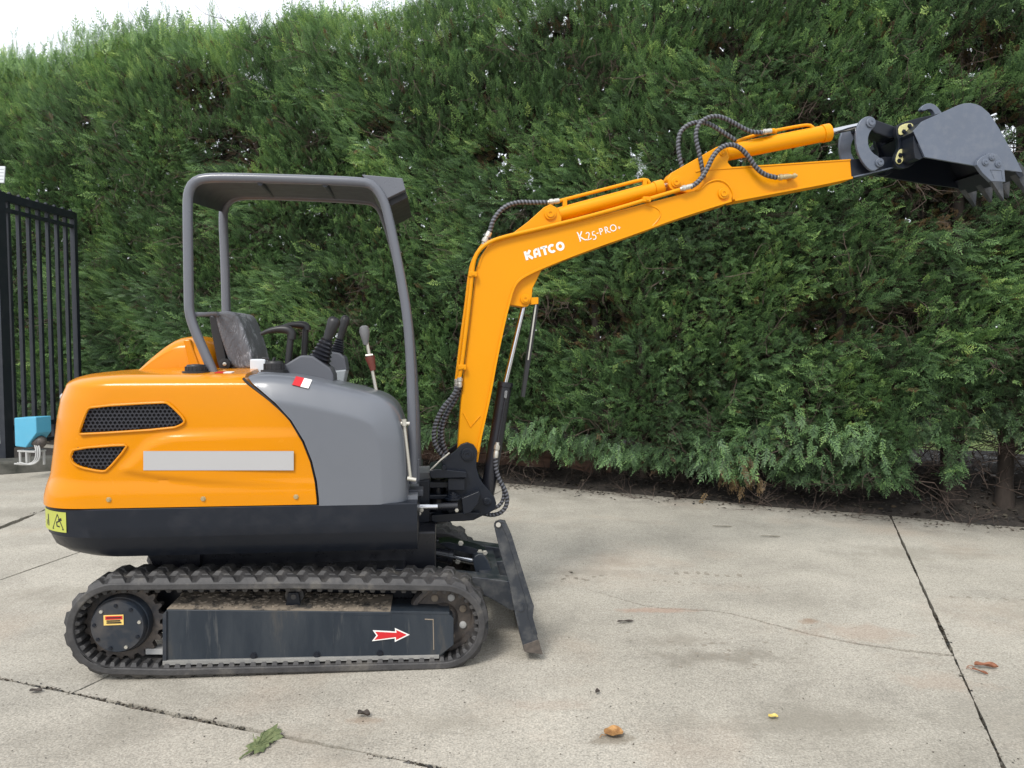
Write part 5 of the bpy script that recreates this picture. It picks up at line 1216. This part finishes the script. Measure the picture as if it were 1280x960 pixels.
# ragged top: upright shoots and long leaders
for i in range(5200):
    s = rs.uniform(-11, 6.5); z = top_z(s) + rs.uniform(-0.35, 0.06); d = face_d(s, min(z, 5.3)) - rs.uniform(0.0, 0.9)
    put(hp_(s, d, z), Vector((rs.uniform(-0.5, 0.5), rs.uniform(-0.4, 0.3), 1.0)), rs.uniform(0, 6.3), rs.uniform(0.7, 1.35), 0.66+rs.normal(0, 0.14), I_SPRAY+rs.randint(8))
for u, hh in ((2, 0.55), (12, 0.4), (52, 0.35), (64, 0.45), (28, 0.25), (98, 0.3), (178, 0.40), (186, 0.5), (196, 0.45), (204, 0.3), (250, 0.55), (258, 0.7), (262, 0.6), (216, 0.25), (285, 0.3), (330, 0.35), (360, 0.45), (378, 0.4), (392, 0.5), (130, 0.25), (155, 0.25), (425, 0.4), (450, 0.35), (480, 0.4), (520, 0.3)):
    s, _ = on_hedge(u, 50, -0.3)
    for sub in range(2):
        s1 = s + rs.uniform(-0.05, 0.05); z1 = top_z(s) - 0.1; hq = hh*rs.uniform(0.75, 1.05); k = int(hq/0.05)+2; lx = rs.uniform(-0.12, 0.25)
        for j in range(k):
            f = j/k; put(hp_(s1 + lx*f*f*hq*2, -0.45, z1 + f*(hq+0.1)), E1*(rs.uniform(-0.5, 0.6)) + Vector((0, 0, 1.0)) + EN*rs.uniform(-.3, .3), rs.uniform(0, 6.3), 0.78*(1-0.55*f), 0.6+rs.normal(0, .1), I_SPRAY+rs.randint(8))
gn_scatter('foliage', pts, rots, scl, tint, idx, protos, HG)
# inner foliage and dead twigs
pts = []; rots = []; scl = []; tint = []; idx = []
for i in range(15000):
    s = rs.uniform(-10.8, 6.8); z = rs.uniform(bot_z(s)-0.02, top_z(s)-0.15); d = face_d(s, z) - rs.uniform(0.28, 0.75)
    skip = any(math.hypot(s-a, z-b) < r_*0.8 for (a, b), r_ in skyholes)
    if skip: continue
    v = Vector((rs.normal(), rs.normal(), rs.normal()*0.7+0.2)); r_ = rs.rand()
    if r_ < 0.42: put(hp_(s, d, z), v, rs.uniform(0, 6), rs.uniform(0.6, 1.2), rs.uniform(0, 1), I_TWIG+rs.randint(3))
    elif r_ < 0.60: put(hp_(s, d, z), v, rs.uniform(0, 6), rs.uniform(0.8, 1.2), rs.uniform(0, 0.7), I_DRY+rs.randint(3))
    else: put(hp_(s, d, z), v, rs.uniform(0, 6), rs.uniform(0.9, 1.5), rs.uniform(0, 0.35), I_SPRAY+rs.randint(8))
for i in range(900):
    s = rs.uniform(-9, 6.5); z = rs.uniform(0.12, 0.85); put(hp_(s, -0.25-rs.uniform(0, 0.9), z), Vector((rs.normal(), rs.normal(), rs.normal()*0.6)), rs.uniform(0, 6), rs.uniform(0.5, 1.1), rs.uniform(0, 1), I_TWIG+rs.randint(3))
gn_scatter('inner_growth', pts, rots, scl, tint, idx, protos, HG)
# dense heart of the hedge: ragged sheet of old growth with small gaps
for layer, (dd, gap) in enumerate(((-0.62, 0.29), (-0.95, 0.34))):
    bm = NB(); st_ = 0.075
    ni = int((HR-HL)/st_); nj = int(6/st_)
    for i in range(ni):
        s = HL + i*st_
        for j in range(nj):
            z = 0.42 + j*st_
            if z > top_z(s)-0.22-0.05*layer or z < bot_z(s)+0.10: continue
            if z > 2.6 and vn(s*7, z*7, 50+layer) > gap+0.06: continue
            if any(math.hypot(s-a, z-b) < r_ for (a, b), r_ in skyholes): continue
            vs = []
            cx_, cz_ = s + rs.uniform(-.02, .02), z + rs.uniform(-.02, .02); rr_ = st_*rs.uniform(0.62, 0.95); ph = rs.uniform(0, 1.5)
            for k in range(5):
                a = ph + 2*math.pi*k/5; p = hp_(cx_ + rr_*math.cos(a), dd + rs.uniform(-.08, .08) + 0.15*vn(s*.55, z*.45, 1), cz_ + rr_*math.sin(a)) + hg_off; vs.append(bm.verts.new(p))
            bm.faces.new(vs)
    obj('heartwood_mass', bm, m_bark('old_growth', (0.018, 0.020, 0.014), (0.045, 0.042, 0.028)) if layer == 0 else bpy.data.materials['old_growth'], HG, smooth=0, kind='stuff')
# trunks
tk = [(on_hedge(u, 590, -0.45)[0], w) for u, w in ((575, .06), (690, .05), (745, .06), (800, .045), (849, .035), (905, .06), (985, .06), (1050, .06), (1112, .05), (1192, .085), (1262, .07), (450, .06), (330, .06), (180, .06))]
tk += [(-7.3, .06), (-8.6, .06), (-9.9, .06), (6.2, .06), (7.4, .06)]
for s, w in tk:
    bm = NB(); dx = rs.uniform(-.1, .1); base_ = hp_(s, -0.50, 0.0) + hg_off
    pth = [base_ + Vector((dx*f*0.6 + 0.03*math.sin(f*9+s), 0.03*math.cos(f*7+s), f*4.4)) for f in [k/16 for k in range(17)]]
    tube(bm, pth, lambda i: w*(1.35 if i == 0 else 1.0-0.045*i), 12); obj('trunk', bm, M['bark'], HG)
    for q in range(5):
        bm = NB(); z0 = rs.uniform(0.28, 1.0); a = rs.uniform(-0.9, 0.9); l = rs.uniform(0.35, 0.7); b0 = base_ + Vector((0, 0, z0))
        v = (E1*math.sin(a)*(1 if q % 2 else -1)*1.2 + EN*rs.uniform(-0.2, 0.7) + Vector((0, 0, rs.uniform(0.1, 0.9)))).normalized()
        tube(bm, [b0, b0+v*l*0.5, b0+v*l+Vector((0, 0, 0.08))], lambda i: (0.016, 0.011, 0.006)[i], 7); obj('branch', bm, M['bark'], HG)
# leaf litter along the bank
lp_ = []
def leafshape(seed, col):
    r = random.Random(seed); bm = NB(); n = 7; c = bm.verts.new((0, 0, 0.004)); vs = [bm.verts.new((0.022*math.cos(6.283*k/n)*r.uniform(.7, 1.3), 0.013*math.sin(6.283*k/n)*r.uniform(.7, 1.3), r.uniform(0, 0.008))) for k in range(n)]
    for k in range(n): bm.faces.new((c, vs[k], vs[(k+1) % n]))
    return proto('litter_%d' % seed, bm, col)
mlit = [m_leaf('litter_%d' % k, [(0, a), (1, b)], 0.0) for k, (a, b) in enumerate((((0.045, 0.03, 0.02), (0.14, 0.095, 0.055)), ((0.07, 0.055, 0.04), (0.22, 0.18, 0.12)), ((0.02, 0.018, 0.015), (0.06, 0.05, 0.04))))]
lit = [leafshape(k, mlit[k % 3]) for k in range(6)]; bmt, tpt = twig(333); lit.append(proto('litter_twig', bmt, M['twig'], tpt))
def litter(n, srange, drange, scr, zf, name):
    global pts, rots, scl, tint, idx
    pts = []; rots = []; scl = []; tint = []; idx = []
    for i in range(n):
        s = rs.uniform(*srange); d = drange(rs)
        p = hp_(s, d); h = zf(s, d)
        pts.append((p.x, p.y, h)); rots.append((rs.normal(0, .25), rs.normal(0, .25), rs.uniform(0, 6.3))); tw_ = rs.rand() < 0.10
        scl.append(rs.uniform(0.2, 0.45) if tw_ else rs.uniform(*scr)); tint.append(rs.rand()); idx.append(6 if tw_ else rs.randint(6))
    return gn_scatter(name, pts, rots, scl, tint, idx, lit)
def bank_h(s, d): return 0.016 + 0.08*sst(-d/0.6) + 0.27*sst((-d-0.45)/0.6) + 0.035*noise.noise(Vector((s*2.5, d*2.5, 0))) + 0.01
o = litter(5200, (-9.5, 6.6), lambda r: -r.rand()*1.5, (0.5, 1.3), lambda s, d: max(bank_h(s, d), 0.01), 'leaf_litter'); tag(o, 'dead leaves and twigs littering the dark soil under the hedge', 'leaf litter')
o = litter(1500, (-7, 6.2), lambda r: 0.01+abs(r.normal(0, 0.16)), (0.2, 0.8), lambda s, d: 0.003, 'scattered_debris'); tag(o, 'crumbs and dead needles blown along the edge of the concrete', 'debris')
# boards at the foot of the hedge
TB = thing('timber_edging', 'low brown boards standing at the foot of the hedge behind the boom', 'edging', hp_(-1.2, -0.55))
o0 = -hp_(-1.2, -0.55)
s_ = -3.9
for k, ln_ in enumerate((1.75, 1.6, 1.5)):
    for z0, z1 in ((0.10, 0.265), (0.268, 0.42)):
        bm = NB(); A = hp_(s_, -0.55); lp = [hp_(s_, -0.53), hp_(s_+ln_-0.01, -0.53), hp_(s_+ln_-0.01, -0.58), hp_(s_, -0.58)]
        prism(bm, [q+o0+Vector((0, 0, z0-0.05)) for q in lp], Vector((0, 0, z1-z0))); obj('board', bm, M['board'], TB, bevel=0.006)
    s_ += ln_

# ------------------------------------------------------------------ gate, kerb, blue box
def gp(x, y, z): return Vector((x, y, z))
GA_, GB_ = Vector((-6.20, 9.35, 0)), Vector((-6.12, 10.72, 0))
gd_ = (GB_-GA_).normalized(); gn_ = Vector((gd_.y, -gd_.x, 0))
GT_ = thing('iron_gate', 'tall black iron bar gate standing open at the left beside the hedge', 'gate', GA_)
ZT, ZB_ = 3.30, 0.46
def gpt(t, z, o=0.0): return gd_*t + gn_*o + Vector((0, 0, z))
LG = (GB_-GA_).length
def bar(name, a, b, wx, wy=None, parent=GT_, mat='iron'):
    wy = wy or wx; bm = NB(); d = (b-a); up = Vector((0, 0, 1)); 
    if abs(d.normalized().z) > 0.9: x_, y_ = gd_, gn_
    else: x_, y_ = up, gn_
    lp = [a + x_*sx*wx/2 + y_*sy*wy/2 for sx, sy in ((-1, -1), (1, -1), (1, 1), (-1, 1))]; prism(bm, lp, d); return obj(name, bm, M[mat], parent, bevel=0.004)
bar('post', gpt(-0.06, 0.0, 0.03), gpt(-0.06, ZT+0.02, 0.03), 0.15, 0.15)
bar('rail', gpt(0, ZT-0.02), gpt(LG+0.1, ZT-0.02), 0.10, 0.07); bar('rail', gpt(0, ZT-0.17), gpt(LG+0.1, ZT-0.17), 0.05, 0.05)
bar('rail', gpt(0, ZB_), gpt(LG+0.1, ZB_), 0.06, 0.05); bar('rail', gpt(0, ZB_-0.22), gpt(LG+0.1, ZB_-0.22), 0.05, 0.05)
for k in range(7):
    t = 0.18 + k*0.185; bar('bar', gpt(t, ZB_-0.22), gpt(t, ZT-0.03), 0.046)
bar('end_stile', gpt(LG+0.10, ZB_-0.28), gpt(LG+0.10, ZT+0.02), 0.07)
for k in range(9):
    bm = NB(); c = gpt(0.05+k*0.17, ZT+0.03); lathe(bm, c, (0, 0, 1), [(0, 0.028), (0.02, 0.024), (0.035, 0.004)], 8); obj('rail_stud', bm, M['iron'], GT_)
# red reflector, conduit and lamp panel on the post
bm = NB(); q = gpt(-0.06, 1.62, 0.0); lathe(bm, q + Vector((0.02, -0.08, 0)), (0.2, -1, 0), [(0, 0.035), (0.012, 0.035), (0.016, 0.02)], 20); obj('reflector', bm, M['red'], GT_, label='round red reflector on the gate post')
bm = NB(); tube(bm, [gpt(-0.06, 0.85)+Vector((0.02, -0.085, 0)), gpt(-0.05, 0.35)+Vector((0.03, -0.085, 0)), gpt(-0.02, 0.04)+Vector((0.05, -0.085, 0))], 0.008, 8); obj('conduit', bm, M['pipe_grey'], GT_)
SG = Vector((-6.155, 9.25, 3.38))
Mx = Matrix.Rotation(R(8), 4, 'Z') @ Matrix.Rotation(R(-12), 4, 'X')
bm = NB(); box(bm, -0.14, 0.11, -0.012, 0.012, 0.03, 0.24, Mx); sgn = obj('small_panel', bm, paint('pale_panel', (0.50, 0.53, 0.55), 0.4), None, bevel=0.004); sgn.location = SG; tag(sgn, 'small pale grey panel fixed on top of the black gate post', 'panel')
for k in range(4):
    bm = NB(); z = 0.07+k*0.042; box(bm, -0.12, 0.10, -0.0145, -0.0125, z, z+0.006, Mx); obj('panel_line', bm, paint('panel_line_grey', (0.28, 0.30, 0.32), 0.5) if k == 0 else bpy.data.materials['panel_line_grey'], sgn)
bm = NB(); tube(bm, [Vector((0, 0.03, 0.1)), Vector((0.01, 0.06, -0.08))], 0.015, 8); obj('panel_bracket', bm, M['iron'], sgn)
# kerb
bm = NB(); K0, K1 = ground(-260, 612), ground(120, 585); dK = (K1-K0).normalized(); nK = Vector((-dK.y, dK.x, 0)); nn_ = 40; G = []
for i in range(nn_+1):
    p = K0.lerp(K1, i/nn_); j = 0.012*vn(p.x*5, p.y*5, 2)
    G.append([bm.verts.new(p+nK*o_+Vector((0, 0, z_))) for o_, z_ in ((0+j, 0.002), (0.015+j, 0.12), (0.04, 0.145+j), (0.30, 0.15+j), (0.32, 0.002))])
for p, q in zip(G, G[1:]):
    for k in range(4): bm.faces.new((p[k], q[k], q[k+1], p[k+1]))
bm.faces.new(G[0][::-1]); bm.faces.new(G[-1]); o = obj('kerb', bm, M['kerb'], None, smooth=30); tag(o, 'weathered mossy concrete kerb below the iron gate', 'kerb')
flat('planting_bed', [K0+nK*0.3, K1+nK*0.3, hp_(-6.0, 0.3), hp_(-14, 0.3)], 0.008, 'soil')
# blue box on its stand
bp = ground(43, 583, 0.15); bp.y -= 0.0
bp = ground(43, 581, 0.15); BX = thing('pump_box', 'light blue plastic hood over a small pump on a pale stand beside the gate post', 'pump', bp, R(-18)); BX.scale = (0.80, 0.80, 0.88)
bm = NB(); w0, w1 = -0.215, 0.185
fp = [(w0, 0.24), (w0, 0.60), (w1, 0.62), (w1, 0.42), (-0.02, 0.23)]
A_y = (-0.11, 0.11)
prism(bm, [Vector((x, -0.11, z)) for x, z in fp], Vector((0, 0.24, 0))); obj('blue_hood', bm, M['blue'], BX, bevel=0.012)
bm = NB(); lathe(bm, Vector((0.0, 0.0, 0.32)), (1, 0, -0.15), [(0, 0.05), (0.03, 0.075), (0.16, 0.075), (0.19, 0.05), (0.21, 0.02)], 20); obj('pump_body', bm, M['rusty'], BX)
bm = NB(); box(bm, -0.20, 0.12, -0.09, 0.09, 0.17, 0.19); obj('stand_top', bm, M['pipe_grey'], BX)
for x, y in ((-0.17, -0.07), (-0.05, -0.07), (0.10, 0.07), (-0.17, 0.07)):
    bm = NB(); tube(bm, [Vector((x, y, 0.0)), Vector((x, y, 0.18))], 0.018, 10); obj('leg', bm, M['pipe_grey'], BX)
for k in range(3):
    bm = NB(); x = 0.10+0.035*k; tube(bm, smooth_path([Vector((x-0.02, -0.05, 0.26)), Vector((x+0.03, -0.07, 0.18)), Vector((x+0.01, -0.08, 0.06)), Vector((-0.02+0.03*k, -0.10, 0.01)), Vector((-0.22+0.05*k, -0.12, 0.02+0.01*k))], 0.02, 2), 0.011, 8); obj('hose', bm, M['pipe_grey'], BX)

# ------------------------------------------------------------------ small things lying on the concrete
def leaf_obj(name, u, v, L_, W_, rz, mat, label, cat, lobes=0, curl=0.012, n=28, stem=True, tear=0.0):
    c = ground(u, v); r = random.Random(int(u)); t = thing(name, label, cat, c, rz)
    bm = NB(); ctr = [bm.verts.new((L_*(k/6-0.5), 0, 0.006+curl*0.3*math.sin(k))) for k in range(7)]
    for sgn_ in (-1, 1):
        rim = []
        for k in range(7):
            f = k/6; w = W_*0.5*math.sin(math.pi*min(1, max(0, f*0.92+0.04)))**0.7*(1 + (lobes*0.35*math.sin(f*19) if lobes else 0))*(1+r.uniform(-tear, tear))
            rim.append(bm.verts.new((L_*(f-0.5)-0.1*W_*(1-f), sgn_*w, 0.005+curl*(0.5+0.8*abs(math.sin(f*5+sgn_))))))
        for k in range(6): bm.faces.new((ctr[k], ctr[k+1], rim[k+1], rim[k]) if sgn_ > 0 else (ctr[k+1], ctr[k], rim[k], rim[k+1]))
    o = obj('blade', bm, mat, t, smooth=60); md = o.modifiers.new('s', 'SUBSURF'); md.levels = 1; md.render_levels = 2
    if stem: bm = NB(); tube(bm, [Vector((-L_*0.5, 0, 0.006)), Vector((-L_*0.7, 0.004, 0.010)), Vector((-L_*0.85, -0.003, 0.004))], 0.0016, 6); obj('stalk', bm, mat, t)
    return t
lm = lambda nm, a, b, sc=30: m_dusty_steel(nm, a, b, sc, 0.35, 0.65, 0.75, 0, 0.4)
ml_brown, ml_orange, ml_yellow, ml_dark = lm('brown_leaf', (0.16, 0.07, 0.02), (0.46, 0.25, 0.09)), lm('orange_leaf', (0.17, 0.06, 0.03), (0.34, 0.15, 0.08)), lm('yellow_leaf', (0.50, 0.38, 0.08), (0.68, 0.55, 0.20)), lm('dark_leaf', (0.03, 0.025, 0.02), (0.08, 0.06, 0.05))
leaf_obj('fallen_leaf', 768, 919, 0.075, 0.07, R(20), ml_brown, 'round curled brown leaf lying near the bottom middle of the concrete', 'leaf', 1, 0.015, tear=0.2)
leaf_obj('fallen_leaf', 1233, 836, 0.10, 0.035, R(-10), ml_orange, 'long orange brown leaf on the slab right of the joint', 'leaf', 0, 0.02)
leaf_obj('fallen_leaf', 1225, 842, 0.07, 0.016, R(-55), ml_orange, 'thin pale orange leaf sliver beside the long orange leaf', 'leaf', 0, 0.01)
leaf_obj('fallen_leaf', 967, 898.5, 0.04, 0.028, R(5), ml_yellow, 'tiny bright yellow leaf on the concrete', 'leaf', 0, 0.01, stem=False)
leaf_obj('fallen_leaf', 782, 779, 0.09, 0.018, R(8), ml_dark, 'thin dark leaf lying right of the dozer blade', 'leaf', 0, 0.01, stem=False)
leaf_obj('fallen_leaf', 455, 897, 0.05, 0.03, R(0), ml_dark, 'small black shrivelled leaf in front of the track', 'leaf', 1, 0.02, stem=False)
leaf_obj('fallen_leaf', 747, 868, 0.028, 0.02, R(50), ml_dark, 'tiny dark brown leaf right of the track, left of the round leaf', 'leaf', 1, 0.015, stem=False)
leaf_obj('fallen_leaf', 45, 866, 0.05, 0.03, R(10), ml_dark, 'dark leaf scrap just below the open joint at lower left', 'leaf', 0, 0.01, stem=False)
leaf_obj('fallen_leaf', 903, 659, 0.16, 0.02, R(-4), lm('grey_leaf', (0.13, 0.12, 0.09), (0.22, 0.20, 0.15)), 'flat grey brown leaf strip on the far concrete, left one of two', 'leaf', 0, 0.006, stem=False)
leaf_obj('fallen_leaf', 963, 671.5, 0.15, 0.02, R(-6), bpy.data.materials['grey_leaf'], 'flat grey brown leaf strip on the far concrete, right one of two', 'leaf', 0, 0.006, stem=False)
# green weed leaf on the joint
c = ground(330, 929); t = thing('green_leaf', 'green jagged weed leaf lying across the joint at the bottom', 'leaf', c, R(75))
mg = lm('weed_green', (0.07, 0.10, 0.04), (0.19, 0.22, 0.10), 50)
bm = NB(); rg = random.Random(5); n = 34; ce = bm.verts.new((0, 0, 0.010)); vs = []
for k in range(n):
    a = 2*math.pi*k/n; rr_ = (0.062 + 0.018*math.cos(a*2))*(1.18 if k % 2 else 0.86)*rg.uniform(0.9, 1.1); vs.append(bm.verts.new((rr_*math.cos(a)*1.25, rr_*math.sin(a)*0.85, 0.004+rg.uniform(0, 0.014))))
mid = [bm.verts.new((v.co.x*0.55, v.co.y*0.55, 0.008+rg.uniform(0, 0.008))) for v in vs]
for k in range(n): j = (k+1) % n; bm.faces.new((ce, mid[k], mid[j])); bm.faces.new((mid[k], vs[k], vs[j], mid[j]))
obj('blade', bm, mg, t, smooth=60)
for a0 in (-0.9, -0.45, 0.0, 0.45, 0.9): 
    bm = NB(); tube(bm, [Vector((-0.05, 0, 0.014)), Vector((-0.05+0.12*math.cos(a0), 0.08*math.sin(a0), 0.016))], 0.0014, 5); obj('vein', bm, mg, t)
bm = NB(); tube(bm, [Vector((-0.06, 0, 0.010)), Vector((-0.10, 0.01, 0.012)), Vector((-0.125, 0.02, 0.004))], 0.003, 6); obj('stalk', bm, mg, t)
# little dry moss and dirt packed in the joints
def joint_dirt(l, a, b, w, n):
    for i in range(n):
        p = a.lerp(b, rs.rand()); yield p + Vector((-l.y, l.x, 0))*rs.normal(0, w)
pts = []; rots = []; scl = []; tint = []; idx = []
JFa, JFb = ground(-150, 817), ground(560, 964)
for (A, B, w, n) in ((JFa, JFb, 0.010, 620), (J1[0]-J1[1]*1, c_, 0.006, 420), (ground(-60, 672), ground(57, 637), 0.012, 120)):
    for p in joint_dirt((B-A).normalized(), A, B, w, n):
        if nz(p, 1.7, 3) < -0.1: continue
        pts.append((p.x, p.y, -0.004)); rots.append((rs.normal(0, .4), rs.normal(0, .4), rs.uniform(0, 6.3))); scl.append(rs.uniform(0.15, 0.6)); tint.append(rs.rand()); idx.append(rs.randint(6))
o = gn_scatter('joint_dirt', pts, rots, scl, tint, idx, lit); tag(o, 'dirt and leaf crumbs packed in the open joints of the concrete', 'debris')
# grit crumbs over the yard
pts = []; rots = []; scl = []; tint = []; idx = []
for i in range(900):
    p = ground(rs.uniform(-100, 1380), 620+340*rs.rand()**1.2); pts.append((p.x, p.y, 0.001)); rots.append((0, 0, rs.uniform(0, 6.3))); scl.append(rs.uniform(0.06, 0.22)); tint.append(rs.rand()); idx.append(rs.randint(6))
o = gn_scatter('grit', pts, rots, scl, tint, idx, lit); tag(o, 'tiny leaf crumbs and grit scattered over the concrete yard', 'debris')

# prints of dried mud left by the tracks, and dark scuffs
bm = NB(); mr = random.Random(9)
def fleck(u, v, w, h, k=7):
    c = ground(u, v); ph = mr.uniform(0, 1); vs = []
    for i in range(k):
        a = 2*math.pi*(i+ph)/k; vs.append(bm.verts.new((c.x + w*math.cos(a)*mr.uniform(0.5, 1.15), c.y + h*math.sin(a)*mr.uniform(0.5, 1.15), 0.0012)))
    bm.faces.new(vs)
for k in range(7): fleck(846+k*13+mr.uniform(-2, 2), 717+k*0.3-1.5*math.sin(k), 0.024, 0.045, 4)
for k in range(9): fleck(815+k*17+mr.uniform(-3, 3), 725.5+k*1.2, 0.016, 0.014, 5)
for k in range(6): fleck(1190+k*22, 746.5+k*0.8, 0.020, 0.028, 4)
for k in range(12): fleck(700+mr.uniform(0, 60), 712+mr.uniform(0, 14), 0.018, 0.02, 6)
for k in range(26): fleck(mr.gauss(905, 38), mr.gauss(817, 11), mr.uniform(0.006, 0.022), mr.uniform(0.006, 0.02), 8)
for k in range(60): fleck(mr.uniform(640, 1270), mr.uniform(640, 850), mr.uniform(0.005, 0.013), mr.uniform(0.003, 0.008), 6)
o = obj('mud_prints', bm, m_dusty_steel('dried_mud_print', (0.20, 0.175, 0.14), (0.34, 0.305, 0.25), 30, 0.3, 0.7, 0.95, 0, 0.3), None, kind='stuff', smooth=0); tag(o, 'faint flecks and prints of dried mud on the concrete right of the excavator', 'mud')
